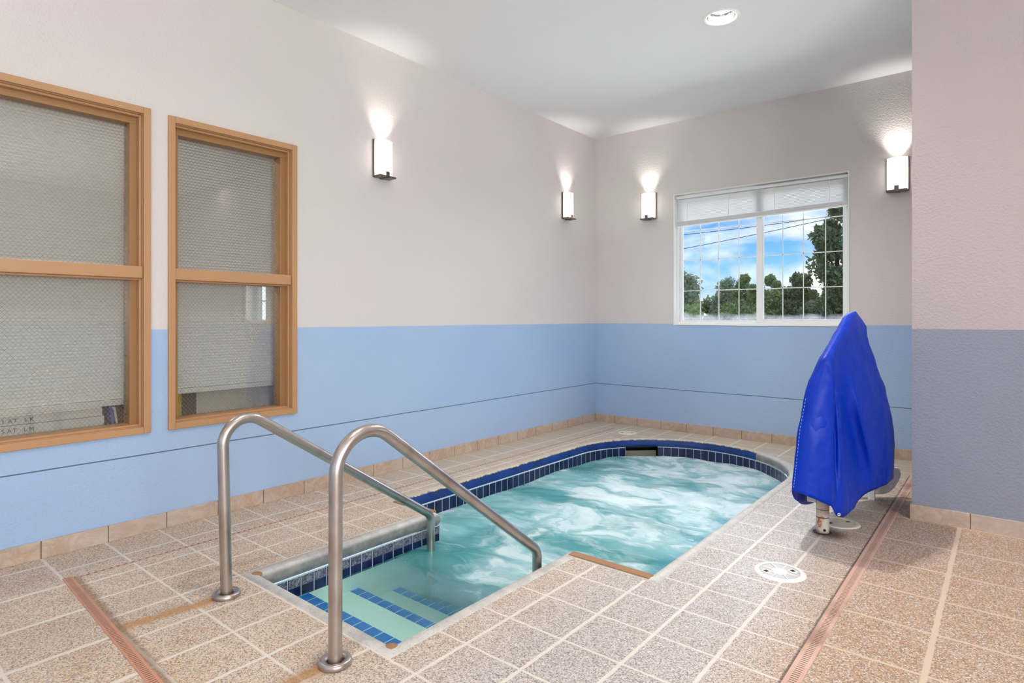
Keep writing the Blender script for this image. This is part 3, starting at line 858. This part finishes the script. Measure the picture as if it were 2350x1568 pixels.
# ------------------------------------------------------------------ hot tub
tub = thing('hot_tub', 'sunken keyhole shaped hot tub with navy waterline tiles and stepped entry', 'hot tub', (1.53, -2.4, 0))
TI = Matrix.Translation((-1.53, 2.4, 0))
def tput(nm, bm, m, par=None, **k):
    bmesh.ops.transform(bm, matrix=TI, verts=bm.verts)
    return obj(nm, bm, m, par or tub, **k)
IA = 4; IB = 4+NARC            # arc indices
I61 = 4+int(NARC*61/180)
WALLO = 0.022
def strip(bm, prof, idxs, uv=None, closed=False):
    """sweep a profile (inward offset, z) along outline indices"""
    rows = []
    for o_, z_ in prof:
        P = offs(o_)
        rows.append([bm.verts.new((P[i][0], P[i][1], z_)) for i in idxs])
    L = [0]
    for a, b in zip(idxs, idxs[1:]+([idxs[0]] if closed else [])):
        L.append(L[-1]+(Vector(OUT[b])-Vector(OUT[a])).length)
    uvl = bm.loops.layers.uv.verify()
    n = len(idxs)
    for r, (A, B) in enumerate(zip(rows, rows[1:])):
        for i in range(n if closed else n-1):
            j = (i+1) % n
            f = bm.faces.new((A[i], A[j], B[j], B[i]))
            us = (L[i], L[i+1], L[i+1], L[i]); vs = (prof[r][1], prof[r][1], prof[r+1][1], prof[r+1][1])
            for l, u, v in zip(f.loops, us, vs): l[uvl].uv = (u, v)
allidx = list(range(N))
lipf = [(-0.045, -0.001), (-0.040, 0.004), (-0.012, 0.007), (0.004, 0.004), (0.016, -0.006), (0.024, -0.022), (0.026, -0.040), (0.022, -0.060), (0.012, -0.068), (0.0, -0.068)]
lipb = [(-0.055, -0.001), (-0.045, 0.003), (-0.008, 0.005), (0.002, 0.001), (0.006, -0.010), (0.014, -0.040), (0.018, -0.062), (0.012, -0.070), (0.0, -0.070)]
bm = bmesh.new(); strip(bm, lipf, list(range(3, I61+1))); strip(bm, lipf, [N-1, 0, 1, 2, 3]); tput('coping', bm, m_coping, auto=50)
bm = bmesh.new(); strip(bm, lipb, list(range(I61, N-1))+[N-1]); tput('painted_coping', bm, m_copingblue, auto=50)['label'] = 'flaking blue painted coping edge'
# waterline tile band (gap where the skimmer mouth is)
SK0, SK1 = 4+round(NARC*124/180), 4+round(NARC*145/180)
def tilewall(bm, idxs, o_=WALLO, z0=-0.068, z1=-0.18): strip(bm, [(o_, z0), (o_, z1)], idxs)
bm = bmesh.new(); tilewall(bm, list(range(2, SK0+1))); tilewall(bm, list(range(SK1, N))); tput('waterline_tiles', bm, m_tile)
bm = bmesh.new(); strip(bm, [(WALLO, -0.068), (WALLO, -0.172)], [N-1, 0]); strip(bm, [(WALLO, -0.068), (WALLO, -0.172)], [0, 1, 2]); tput('entry_tiles', bm, m_tilec)['label'] = 'navy waterline tiles crusted with grey scale'
# basin below
bm = bmesh.new(); strip(bm, [(WALLO-0.001, -0.165), (WALLO+0.001, -0.95)], allidx, closed=True)
P = offs(WALLO+0.001)
V, E, F, *_ = delaunay_2d_cdt([Vector(p) for p in P], [(i, (i+1) % N) for i in range(N)], [], 0, 1e-5)
bv = [bm.verts.new((v.x, v.y, -0.95)) for v in V]
for f in F:
    c = sum((V[i] for i in f), Vector((0, 0)))/len(f)
    if inside(c, P): bm.faces.new([bv[i] for i in f])
tput('basin', bm, m_plaster)
# skimmer mouth
def skimmer():
    bm = bmesh.new()
    P0, P1 = offs(WALLO-0.001), offs(-0.36)
    a, b = P0[SK0], P0[SK1]; c, d = P1[SK0], P1[SK1]
    for z, fl in ((-0.070, 0), (-0.24, 1)):
        vs = [bm.verts.new((p[0], p[1], z)) for p in (a, b, d, c)]; bm.faces.new(vs)
    for p, q in ((a, c), (b, d), (c, d)):
        bm.faces.new([bm.verts.new(v) for v in ((p[0], p[1], -0.070), (q[0], q[1], -0.070), (q[0], q[1], -0.24), (p[0], p[1], -0.24))])
    tput('skimmer_mouth', bm, m_skim)
    P2 = offs(-0.05); a, b = Vector(P2[SK0]), Vector(P2[SK1]); c = (a+b)/2; L = (b-a).length; ang = math.atan2((b-a).y, (b-a).x)
    bm = bmesh.new(); box(bm, c.x-L/2+0.01, c.x+L/2-0.01, c.y-0.004, c.y+0.004, -0.22, -0.118, 0.002, Matrix.Rotation(ang, 4, 'Z')); tput('skimmer_weir', bm, m_skimw)
skimmer()
# brown worn edge strips on the two shoulders
for (x0, x1) in ((2.008, 2.451), (0.642, 0.995)):
    bm = bmesh.new(); box(bm, x0, x1, -3.512, -3.460, -0.004, 0.0105, 0.003); tput('edge_strip', bm, m_brown)['label'] = 'brown worn edge strip'
for (x, y) in ((1.99, -4.622), (1.01, -4.622)):
    bm = bmesh.new(); bmesh.ops.create_icosphere(bm, subdivisions=2, radius=1, matrix=Matrix.Translation((x, y, 0.0))@Matrix.Diagonal((0.030, 0.028, 0.0105, 1))); tput('rust_patch', bm, m_brown, smooth=True)
# steps
ST = [(-4.60, -4.365, -0.172), (-4.365, -4.065, -0.25), (-4.065, -3.78, -0.345), (-3.78, -3.50, -0.50)]
for (y0, y1, z) in ST:
    bm = bmesh.new(); box(bm, 1.0235, 1.974, y0+0.0008, y1, -0.94, z, 0.004); s = tput('step', bm, m_plaster)
    bm = bmesh.new(); box(bm, 1.025, 1.972, y1-0.052, y1+0.002, z-0.05, z+0.0025, 0.002); tput('step_edge_tiles', bm, m_steptile, s)
# curved bench round the main bowl with a blue tile stripe
def bench():
    bm = bmesh.new()
    idx = list(range(3, N-1))
    strip(bm, [(WALLO, -0.46), (0.40, -0.46), (0.40, -0.94)], idx); b = tput('bench', bm, m_plaster)
    bm = bmesh.new(); strip(bm, [(0.36, -0.457), (0.402, -0.457), (0.402, -0.50)], idx); tput('bench_edge_tiles', bm, m_steptile, b)
bench()

# water surface: displaced by the jets, calm over the steps
def water():
    P = offs(WALLO-0.0005)
    WL = -0.160
    pts = [Vector(p) for p in P]; edges = [(i, (i+1) % N) for i in range(N)]
    step = 0.021
    y = -4.58
    while y < -0.39:
        x = 0.64
        while x < 2.42:
            q = (x+rnd.uniform(-.003, .003), y+rnd.uniform(-.003, .003))
            if inside(q, P): pts.append(Vector(q))
            x += step
        y += step
    V, E, F, *_ = delaunay_2d_cdt(pts, edges, [], 0, 1e-5)
    bm = bmesh.new(); bv = []
    for v in V:
        a = min(1, max(0, (v.y+4.1)/0.7))
        n = noise.noise(Vector((v.x*3.2, v.y*3.2, 1.7)))*0.016+noise.noise(Vector((v.x*9, v.y*9, 4.1)))*0.007+noise.noise(Vector((v.x*22, v.y*22, 9.1)))*0.002
        bv.append(bm.verts.new((v.x-1.53, v.y+2.4, WL+n*a+noise.noise(Vector((v.x*5, v.y*5, 0)))*0.0015)))
    for f in F:
        c = sum((V[i] for i in f), Vector((0, 0)))/len(f)
        if inside(c, P): bm.faces.new([bv[i] for i in f])
    o = obj('water', bm, m_water, smooth=True); o.location = (1.53, -2.4, 0)
    tag(o, 'bubbling aqua water with swirling white foam filling the hot tub', 'water', kind='stuff')
water()

# ------------------------------------------------------------------ handrails
def handrail(x, base, pts, rad, lab, foot):
    t = thing('handrail', lab, 'handrail', (x, base, 0), 0, 'steel handrails at the tub steps')
    path = fillet_path([(0, p[0]-base, p[1]) for p in pts], rad, 14)
    bm = bmesh.new(); tube(bm, path, 0.0238, 28); obj('rail_tube', bm, m_steel, t, auto=60)
    bm = bmesh.new(); lathe(bm, [(0.0235, 0.002), (0.027, 0.003), (0.029, 0.013), (0.036, 0.019), (0.046, 0.0215), (0.053, 0.019), (0.0565, 0.013), (0.0568, 0.003), (0.056, 0.0)], 48)
    obj('floor_flange', bm, m_steel, t, auto=50)
handrail(1.12, -4.812, [(-4.812, 0.002), (-4.832, 0.853), (-3.622, 0.050), (-3.622, -0.62)], [0, 0.108, 0.075, 0], 'curved steel handrail at the left side of the tub steps', 1)
handrail(1.92, -4.812, [(-4.812, 0.002), (-4.808, 0.930), (-3.655, 0.050), (-3.655, -0.62)], [0, 0.140, 0.075, 0], 'curved steel handrail at the right side of the tub steps, nearest the viewer', 1)

# ------------------------------------------------------------------ deck drains
def drain(x0, y0, x1, y1, w, m, lab, raise_=0.003):
    d = Vector((x1-x0, y1-y0)); L = d.length; a = math.atan2(d.y, d.x)
    bm = bmesh.new(); box(bm, -L/2, L/2, -w/2, w/2, -0.02, raise_, 0.002)
    o = obj('drain_grate', bm, m); o.location = ((x0+x1)/2, (y0+y1)/2, 0); o.rotation_euler = (0, 0, a)
    tag(o, lab, 'drain'); return o
drain(0.375, -5.194, 3.14, -5.33, 0.040, m_drainL, 'terracotta slotted drain strip across the deck at the lower left')
drain(3.168, -7.5, 3.168, -0.35, 0.052, m_drainR, 'pinkish slotted drain strip beside the projecting right wall')
drain(0.405, -5.15, 0.418, -0.27, 0.022, m_dots, 'thin dotted drain channel along the left wall', 0.0015)

# ------------------------------------------------------------------ round deck lids
def lid(x, y, r, m, lab, rot, ribs):
    t = thing('deck_lid', lab, 'lid', (x, y, 0), rot, 'round skimmer lids set in the deck')
    bm = bmesh.new(); lathe(bm, [(r*1.03, 0.0), (r, 0.005), (r*0.9, 0.007), (r*0.80, 0.006)], 56)
    obj('rim', bm, m, t, smooth=True)
    bm = bmesh.new(); lathe(bm, [(r*0.81, 0.0062), (r*0.78, 0.003), (0.001, 0.003)], 56); obj('cover_disc', bm, m_recess if ribs else m, t)
    if ribs:
        bm = bmesh.new(); lathe(bm, [(r*0.34, 0.003), (r*0.31, 0.007), (0.001, 0.0075)], 8)
        for k in range(8):
            a = 2*math.pi*k/8+math.pi/8
            if k in (1, 5): continue
            c, s = math.cos(a), math.sin(a)
            box(bm, c*r*0.55-r*0.24, c*r*0.55+r*0.24, s*r*0.55-0.0022, s*r*0.55+0.0022, 0.002, 0.0068, 0, Matrix.Rotation(a, 4, 'Z'))
        obj('ribs', bm, m, t)
        for s in (1, -1):
            bm = bmesh.new(); cx, cy = s*r*0.56*math.cos(math.pi/8*3), s*r*0.56*math.sin(math.pi/8*3)
            box(bm, cx-0.017, cx+0.017, cy-0.017, cy+0.017, 0.002, 0.0066, 0.002); obj('hole_surround', bm, m, t)
            bm = bmesh.new(); box(bm, cx-0.0095, cx+0.0095, cy-0.0095, cy+0.0095, 0.003, 0.0074); obj('finger_hole', bm, m_dark, t)
    else:
        for s in (1, -1):
            bm = bmesh.new(); box(bm, s*r*0.55-0.011, s*r*0.55+0.011, -0.008, 0.008, 0.001, 0.0042); obj('finger_hole', bm, m_dark, t)
lid(2.886, -3.04, 0.112, m_plastic, 'white round skimmer lid with ribs and two square holes, in the front deck', math.radians(-28), True)
lid(0.655, -0.435, 0.095, m_plastic2, 'cream round lid in the deck at the far left corner', math.radians(40), False)
lid(2.955, -2.10, 0.105, m_plastic2, 'cream round lid half hidden beneath the blue cover', math.radians(50), False)

# ------------------------------------------------------------------ pool lift under its blue cover
F_ = 1384.0
CAM = Vector((3.722, -6.033, 1.2)); AY = math.atan((2317-1175)/F_)
dv = Vector((-math.sin(AY), math.cos(AY), 0)); rv = Vector((math.cos(AY), math.sin(AY), 0))
def meas(px, py, dep):
    """surveyed point: picture bearing + distance -> metres in the room"""
    return CAM+dv*dep+rv*((px-1175)/F_*dep)+Vector((0, 0, -(py-729)/F_*dep))
lift = thing('pool_lift', 'covered pool lift with short rusty white post standing beside the tub', 'pool lift', (2.916, -2.33, 0))
bm = bmesh.new(); lathe(bm, [(0.0335, 0.0), (0.0335, 0.087), (0.0325, 0.089), (0.0335, 0.091), (0.0335, 0.62), (0.02, 0.64)], 32); obj('post', bm, m_post, lift, auto=40)
bm = bmesh.new(); lathe(bm, [(0.05, 0.0005), (0.045, 0.004), (0.034, 0.004)], 32); obj('socket', bm, m_darkbox, lift)
bm = bmesh.new(); bmesh.ops.create_cone(bm, cap_ends=True, segments=16, radius1=0.007, radius2=0.007, depth=0.006, matrix=Matrix.Translation(-dv*0.0325+Vector((0, 0, 0.022)) - rv*0.006) @ dv.to_track_quat('Z', 'Y').to_matrix().to_4x4()); obj('bolt_hole', bm, m_dark, lift)
bm = bmesh.new(); box(bm, -0.075, -0.028, -0.03, 0.02, 0.165, 0.21, 0.004); obj('bracket', bm, m_plastic, lift)
# white moulded seat edge behind the cover
bm = bmesh.new()
prof = [(-0.16, 0.0), (-0.16, 0.06), (-0.10, 0.13), (0.07, 0.19), (0.12, 0.185), (0.145, 0.15), (0.135, 0.10), (0.09, 0.03), (0.04, 0.0)]
sv = meas(2000, 1119, 3.98); sv.z = 0
def sp(u, z, w): return sv+rv*u*1.0+dv*w+Vector((0, 0, z+0.03))-Vector((2.916, -2.33, 0))
A = [bm.verts.new(sp(u+0.06, z, 0.0)) for u, z in prof]; B = [bm.verts.new(sp(u+0.06, z, 0.05)) for u, z in prof]
bm.faces.new(A[::-1]); bm.faces.new(B)
for i in range(len(prof)): j = (i+1) % len(prof); bm.faces.new((A[i], A[j], B[j], B[i]))
bmesh.ops.recalc_face_normals(bm, faces=bm.faces)
bmesh.ops.bevel(bm, geom=list(bm.edges), offset=0.012, segments=3, affect='EDGES')
obj('seat_shell', bm, m_plastic, lift, auto=50)
bm = bmesh.new(); tube(bm, [Vector((0.0, 0, 0.60)), Vector((0.02, 0.10, 0.85)), Vector((0.05, 0.25, 1.05))], 0.025, 12); obj('mast', bm, m_plastic, lift)
bm = bmesh.new(); p = sv-Vector((2.916, -2.33, 0)); box(bm, p.x-0.02, p.x+0.02, p.y-0.02, p.y+0.02, 0.0, 0.09, 0.004); tube(bm, [Vector((0, 0, 0.25)), Vector((p.x, p.y, 0.08))], 0.018, 12); obj('seat_arm', bm, m_plastic, lift)

def cover():
    R = []
    # each ring: 16 surveyed points going counter-clockwise seen from above, starting at the front-left corner
    R.append([(1815,1128,3.20),(1842,1136,3.16),(1880,1150,3.15),(1909,1164,3.16),(1919,1184,3.19),(1939,1190,3.23),(1961,1168,3.31),(1976,1139,3.47),(2005,1125,3.52),(2034,1113,3.62),(2051,1098,3.80),(2048,1088,3.98),(1985,1095,4.02),(1905,1125,3.80),(1858,1166,3.50),(1824,1152,3.30)])
    R.append([(1822,1060,3.205),(1848,1062,3.165),(1885,1066,3.155),(1910,1068,3.165),(1916,1075,3.25),(1935,1080,3.20),(1949,1075,3.35),(1974,1065,3.49),(2004,1075,3.44),(2034,1065,3.57),(2054,1055,3.80),(2050,1045,3.98),(1990,1045,4.03),(1905,1060,3.82),(1855,1070,3.52),(1826,1066,3.32)])
    R.append([(1831,985,3.215),(1853,986,3.175),(1887,988,3.165),(1911,989,3.175),(1916,990,3.27),(1929,992,3.225),(1941,992,3.37),(1957,985,3.43),(1982,985,3.37),(2022,985,3.53),(2053,978,3.80),(2046,970,3.97),(1990,970,4.02),(1905,980,3.82),(1858,985,3.52),(1836,985,3.33)])
    R.append([(1844,910,3.235),(1862,910,3.195),(1888,911,3.18),(1911,911,3.19),(1915,911,3.265),(1922,911,3.255),(1931,911,3.345),(1943,908,3.36),(1964,905,3.34),(2003,903,3.50),(2035,900,3.77),(2028,895,3.94),(1985,895,3.99),(1910,900,3.80),(1868,905,3.53),(1850,908,3.34)])
    R.append([(1858,866,3.265),(1872,864,3.22),(1890,864,3.205),(1911,864,3.21),(1914,864,3.265),(1919,863,3.27),(1926,860,3.32),(1936,856,3.34),(1956,852,3.37),(1988,850,3.52),(2016,848,3.74),(2010,845,3.90),(1975,845,3.95),(1915,850,3.78),(1878,858,3.52),(1863,863,3.36)])
    R.append([(1878,826,3.29),(1885,824,3.24),(1896,824,3.23),(1908,824,3.23),(1911,824,3.265),(1916,822,3.28),(1926,818,3.34),(1944,814,3.41),(1965,812,3.49),(1985,810,3.60),(2003,808,3.71),(1996,806,3.86),(1968,806,3.90),(1920,808,3.76),(1892,816,3.52),(1880,822,3.38)])
    R.append([(1900,790,3.37),(1904,788,3.34),(1912,787,3.325),(1922,786,3.325),(1928,785,3.34),(1934,784,3.355),(1942,782,3.39),(1952,780,3.44),(1966,778,3.50),(1977,776,3.58),(1988,775,3.68),(1984,774,3.80),(1962,774,3.84),(1930,775,3.74),(1908,780,3.56),(1902,786,3.44)])
    R.append([(1919,757,3.47),(1922,755,3.45),(1929,753,3.435),(1939,752,3.435),(1946,751,3.44),(1951,750,3.455),(1957,749,3.475),(1964,748,3.50),(1971,749,3.54),(1978,749,3.59),(1991,752,3.66),(1980,750,3.76),(1962,750,3.80),(1940,750,3.74),(1926,752,3.62),(1920,755,3.53)])
    R.append([(1934,728,3.57),(1937,725,3.55),(1943,722,3.54),(1950,720,3.54),(1956,719,3.545),(1960,719,3.55),(1964,720,3.56),(1967,722,3.575),(1970,724,3.59),(1973,727,3.61),(1975,730,3.65),(1972,731,3.71),(1963,730,3.74),(1952,728,3.71),(1941,728,3.66),(1936,728,3.61)])
    R.append([(1944,718,3.62),(1947,716.5,3.61),(1951,715.5,3.60),(1956,715,3.60),(1959,715,3.60),(1962,714.5,3.605),(1964,715,3.61),(1965,716,3.615),(1966,717,3.62),(1967,718,3.63),(1967,719,3.65),(1966,719,3.67),(1961,718,3.68),(1955,718,3.68),(1949,718,3.66),(1945,718,3.64)])
    base = Vector((2.95, -2.05, 0))
    bm = bmesh.new()
    rings = [[bm.verts.new(meas(*p)-base) for p in ring] for ring in R]
    n = 16
    for A, B in zip(rings, rings[1:]):
        for i in range(n): bm.faces.new((A[i], A[(i+1) % n], B[(i+1) % n], B[i]))
    cz = sum((v.co for v in rings[-1]), Vector())/n
    tip = bm.verts.new(cz+Vector((0, 0, 0.004)))
    for i in range(n): bm.faces.new((rings[-1][i], rings[-1][(i+1) % n], tip))
    cl = bm.edges.layers.float.get('crease_edge') or bm.edges.layers.float.new('crease_edge')
    def cr(r1, i1, r2, i2, w):
        e = bm.edges.get((rings[r1][i1 % n], rings[r2][i2 % n]))
        if e: e[cl] = w
    for k in range(len(rings)-1):
        cr(k, 0, k+1, 0, 0.7); cr(k, 3, k+1, 3, 0.95 if k < 8 else 0.6); cr(k, 10, k+1, 10, 0.7)
        if k < 5: cr(k, 4, k+1, 4, 0.5)
        if k < 4: cr(k, 8, k+1, 8, 0.55)
    for i in (0, 1, 2): cr(5, i, 5, i+1, 1.0)
    for i in range(16): cr(9, i, 9, i+1, 0.9); cr(0, i, 0, i+1, 0.8)
    for i in (8, 9, 10, 11): cr(7, i, 7, i+1, 0.9)
    root = thing('lift_cover', 'royal blue fabric cover draped over the pool lift', 'cover', tuple(base))
    o = obj('fabric', bm, m_cover, root, smooth=True)
    sub = o.modifiers.new('sub', 'SUBSURF'); sub.levels = 3; sub.render_levels = 3
    so = o.modifiers.new('thick', 'SOLIDIFY'); so.thickness = 0.004; so.offset = -1
    tx = bpy.data.textures.new('folds', 'CLOUDS'); tx.noise_scale = 0.11
    dp = o.modifiers.new('folds', 'DISPLACE'); dp.texture = tx; dp.strength = 0.014; dp.mid_level = 0.5
    # stitched seam down the left edge
    bm = bmesh.new()
    pts = [meas(1830+(1822-1830)*0, 985, 3.19), ]
    seam = [meas(1849, 915, 3.185), meas(1836, 985, 3.18), meas(1828, 1060, 3.17), meas(1821, 1122, 3.17)]
    prev = None
    for a, b in zip(seam, seam[1:]):
        for k in range(9):
            p, q = a.lerp(b, k/9)-base, a.lerp(b, (k+0.6)/9)-base
            tube(bm, [p, q], 0.0018, 6)
    obj('stitching', bm, m_piping, root)
    bm = bmesh.new(); lathe(bm, [(0.008, 0), (0.008, 0.003), (0.004, 0.003), (0.004, 0)], 16)
    g = obj('grommet', bm, m_plastic2, root); g.location = meas(1925, 1181, 3.185)-base; g.rotation_euler = (-dv).to_track_quat('Z', 'Y').to_euler()
    return root
cover()

# ------------------------------------------------------------------ outdoors
bm = bmesh.new(); box(bm, -30, 30, 0.3, 60, -0.35, -0.25); struct(obj('ground', bm, m_grass), 'grass outside the window', 'ground')
def foliage(name, x, y, h, rx, ry, n, leaf, mi, lab, seed, trunk=True, airy=0.0, low=0.0, grp='trees and shrubs beyond the back window'):
    r = random.Random(seed)
    t = thing(name, lab, 'tree' if trunk else 'bush', (x, y, -0.25), 0, grp)
    bm = bmesh.new()
    H_ = h+0.25
    lobes = []
    nl = 34 if name == 'tree' else 26
    rr = min(rx, 0.8)
    for k in range(nl):
        z = low+(H_-low)*(0.10+0.86*(k+r.random())/nl); f = 1-0.55*((z-low)/(H_-low))**2
        lobes.append((r.uniform(-1, 1)*rx*0.85*f, r.uniform(-1, 1)*ry*0.75, z-0.12*rr, r.uniform(0.20, 0.46)*rr))
    lobes.append((0, 0, H_-0.25*rr, 0.26*rr))
    if rx > 2:
        for k in range(60): lobes.append((r.uniform(-1, 1)*rx, r.uniform(-1, 1)*ry*0.6, H_*r.uniform(0.45, 0.93), r.uniform(0.15, 0.34)))
    for k in range(n):
        cx, cy, cz, cr = r.choice(lobes)
        d = Vector((r.gauss(0, 1), r.gauss(0, 1), r.gauss(0, 1))).normalized()*cr*(r.random()**(0.45))
        p = Vector((cx, cy, cz))+d*(1+airy*r.random())
        if p.z > H_+0.08 or p.z < 0.02: continue
        a = Vector((r.gauss(0, 1), r.gauss(0, 1), r.gauss(0, 1))).normalized(); b = a.orthogonal().normalized()
        s = leaf*r.uniform(0.6, 1.3)
        v = [bm.verts.new(p+a*s), bm.verts.new(p+b*s*0.5), bm.verts.new(p-a*s), bm.verts.new(p-b*s*0.5)]
        bm.faces.new(v)
    obj('foliage', bm, m_leafs[mi], t)
    bm = bmesh.new(); tube(bm, [(0, 0, 0), (0.03, 0, H_*0.4), (-0.02, 0.02, H_*0.8)], 0.05 if trunk else 0.03, 10)
    for k in range(5):
        a = r.uniform(0, 6.28); z = H_*r.uniform(0.3, 0.7)
        tube(bm, [(0, 0, z), (math.cos(a)*rx*0.5, math.sin(a)*ry*0.4, z+0.35)], 0.018, 6)
    obj('trunk', bm, m_bark, t)
foliage('shrub', -3.25, 9.7, 2.5, 0.62, 0.6, 4420, 0.056, 3, 'grey green airy tree at the left side of the window view', 1, True, 0.3)
foliage('shrub', -2.75, 8.8, 1.55, 0.75, 0.6, 7140, 0.044, 1, 'yellow green low bush at the lower left of the window view', 2, False)
foliage('shrub', -2.2, 10.3, 2.25, 0.62, 0.5, 4080, 0.052, 3, 'thin grey green shrub left of the window middle', 3, False, 0.25)
foliage('shrub', -1.55, 9.8, 2.32, 0.52, 0.55, 8840, 0.048, 0, 'rounded green shrub just left of the window divider', 4, False)
foliage('shrub', -0.95, 9.9, 2.28, 0.48, 0.5, 7820, 0.048, 0, 'green shrub just right of the window divider', 5, False, 0.1)
foliage('shrub', -0.32, 9.9, 2.3, 0.6, 0.5, 7820, 0.048, 2, 'darker green shrub between the divider and the tall tree', 6, False, 0.1)
foliage('tree', 0.62, 9.6, 4.25, 0.72, 0.7, 11560, 0.056, 2, 'tall dark tree at the right side of the window view', 8, True, 0.2, 0.6)
foliage('tree', 1.9, 10.2, 4.0, 1.0, 0.9, 7650, 0.067, 2, 'tall dark tree furthest right beyond the back window', 9, True)
foliage('shrub', -4.4, 9.9, 2.2, 0.8, 0.6, 5100, 0.067, 0, 'green shrub furthest left beyond the back window', 10, False)
foliage('shrub', 0.2, 9.1, 1.6, 0.75, 0.5, 7140, 0.044, 2, 'low dark bush at the foot of the tall tree', 11, False)
foliage('shrub', -1.3, 9.0, 1.5, 0.95, 0.45, 8840, 0.044, 0, 'low green bush in front of the middle shrubs', 12, False)
# hedge bank closing the view low down
foliage('hedge', -1.2, 11.4, 2.05, 3.4, 0.5, 26000, 0.06, 0, 'long green hedge behind the shrubs outside', 13, False)
def cable(x0, z0, x1, z1, y, sag, lab):
    bm = bmesh.new(); pts = []
    for k in range(31):
        t = -1.2+3.4*k/30
        pts.append((x0+(x1-x0)*t, y, z0+(z1-z0)*t-sag*(1-(2*t-1)**2)))
    tube(bm, pts, 0.0085, 6); tag(obj('power_line', bm, m_wire), lab, 'cable', 'overhead cables outside the window')
cable(-4.185, 3.36, 0.369, 3.93, 12, 0.02, 'lower overhead cable sloping across the sky in the window')
cable(-4.185, 3.80, 0.369, 3.96, 12, 0.03, 'upper overhead cable crossing the sky below the raised blind')

# ------------------------------------------------------------------ sky
def sky():
    w = bpy.data.worlds.new('sky'); SC.world = w; w.use_nodes = True; t = w.node_tree; t.nodes.clear()
    def n(ty, ins=None, **k):
        q = t.nodes.new(ty)
        for a, b in k.items(): setattr(q, a, b)
        for a, b in (ins or {}).items():
            if isinstance(b, bpy.types.NodeSocket): t.links.new(b, q.inputs[a])
            else: q.inputs[a].default_value = b
        return q
    tc = n('ShaderNodeTexCoord').outputs['Generated']
    sx = n('ShaderNodeSeparateXYZ', {0: tc})
    elev = sx.outputs[2]
    g = n('ShaderNodeValToRGB', {0: elev}); cr = g.color_ramp
    cr.elements[0].position = 0.0; cr.elements[0].color = srgb(190, 222, 250)
    cr.elements[1].position = 0.20; cr.elements[1].color = srgb(56, 134, 236)
    e = cr.elements.new(0.09); e.color = srgb(128, 190, 248)
    mp = n('ShaderNodeMapping', {0: tc, 'Location': (1.35, 0.2, 0.4), 'Scale': (2.2, 2.2, 6.5)}).outputs[0]
    ns = n('ShaderNodeTexNoise', {'Vector': mp, 'Scale': 1.5, 'Detail': 7.0, 'Roughness': 0.52, 'Distortion': 0.4}).outputs['Fac']
    c = n('ShaderNodeMapRange', {0: ns, 1: 0.46, 2: 0.60, 3: 0.0, 4: 1.0}).outputs[0]
    mx = n('ShaderNodeMix', data_type='RGBA'); t.links.new(c, mx.inputs[0]); t.links.new(g.outputs[0], mx.inputs[6]); mx.inputs[7].default_value = (0.97, 0.98, 1.0, 1)
    bg = n('ShaderNodeBackground', {0: mx.outputs[2], 1: 1.15}); out = n('ShaderNodeOutputWorld', {0: bg.outputs[0]})
sky()

# ------------------------------------------------------------------ light
def area(name, loc, target, sx, sy, e, col, spread=180):
    L = bpy.data.lights.new(name, 'AREA'); L.shape = 'RECTANGLE'; L.size = sx; L.size_y = sy; L.energy = e; L.color = col; L.spread = math.radians(spread)
    o = bpy.data.objects.new(name, L); C.objects.link(o); o.location = loc
    o.rotation_euler = (Vector(target)-Vector(loc)).to_track_quat('-Z', 'Y').to_euler(); return o
# lamps outside the side and rear windows; east and rear ones are added fill
for i, (a, b, z0, z1) in enumerate(WE):
    area('fill_east', (XE+0.25, (a+b)/2, (z0+z1)/2+0.05), (0, (a+b)/2+1.5, 5.6), b-a, z1-z0, 155, (0.97, 0.985, 1.0))
for (a, b, z0, z1) in WS:
    area('fill_rear', ((a+b)/2, YS-0.25, (z0+z1)/2), ((a+b)/2, 0, 5.5), b-a, z1-z0, 8, (0.97, 0.98, 1.0))
area('daylight_side', (4.465, BY+0.35, 1.43), (4.465, -6, 1.4), 0.74, 0.6, 10, (0.9, 0.95, 1.0))
# unseen lamp added low outside the back window to brighten the ceiling
area('ceiling_fill', (1.8, 1.9, -0.05), (1.7, -2.6, 3.3), 4.5, 2.2, 230, (1.0, 1.0, 0.98))
# soft hazy sun through the back window
L = bpy.data.lights.new('hazy_sun', 'SUN'); L.energy = 2.6; L.angle = math.radians(40); L.color = (0.92, 0.96, 1.0)
o = bpy.data.objects.new('hazy_sun', L); C.objects.link(o); o.rotation_euler = Vector((0.10, -1, -0.62)).to_track_quat('-Z', 'Y').to_euler()
# unseen lamp added in the office to brighten the blinds
area('office_fill', (-1.2, -4.9, 2.9), (-1.2, -4.9, 0), 0.6, 1.2, 40, (1.0, 0.95, 0.88))

# ------------------------------------------------------------------ camera
cam = bpy.data.cameras.new('camera'); co = bpy.data.objects.new('camera', cam); C.objects.link(co)
co.location = CAM; co.rotation_euler = (math.pi/2, 0, AY)
cam.sensor_width = 36; cam.lens = F_/2350*36
cam.shift_x = 0.0; cam.shift_y = (729-784)/2350
cam.clip_start = 0.05
SC.camera = co
SC.view_settings.view_transform = 'Standard'; SC.view_settings.look = 'None'
SC.view_settings.gamma = 1; SC.view_settings.use_curve_mapping = False
SC.view_settings.exposure = 0.2
SC.cycles.use_adaptive_sampling = True; SC.cycles.adaptive_threshold = 0.09; SC.cycles.adaptive_min_samples = 16
SC.cycles.max_bounces = 10; SC.cycles.diffuse_bounces = 4; SC.cycles.glossy_bounces = 4; SC.cycles.transparent_max_bounces = 16; SC.cycles.transmission_bounces = 4
SC.cycles.use_denoising = True; SC.cycles.sample_clamp_indirect = 6.0; SC.cycles.caustics_reflective = False; SC.cycles.caustics_refractive = False
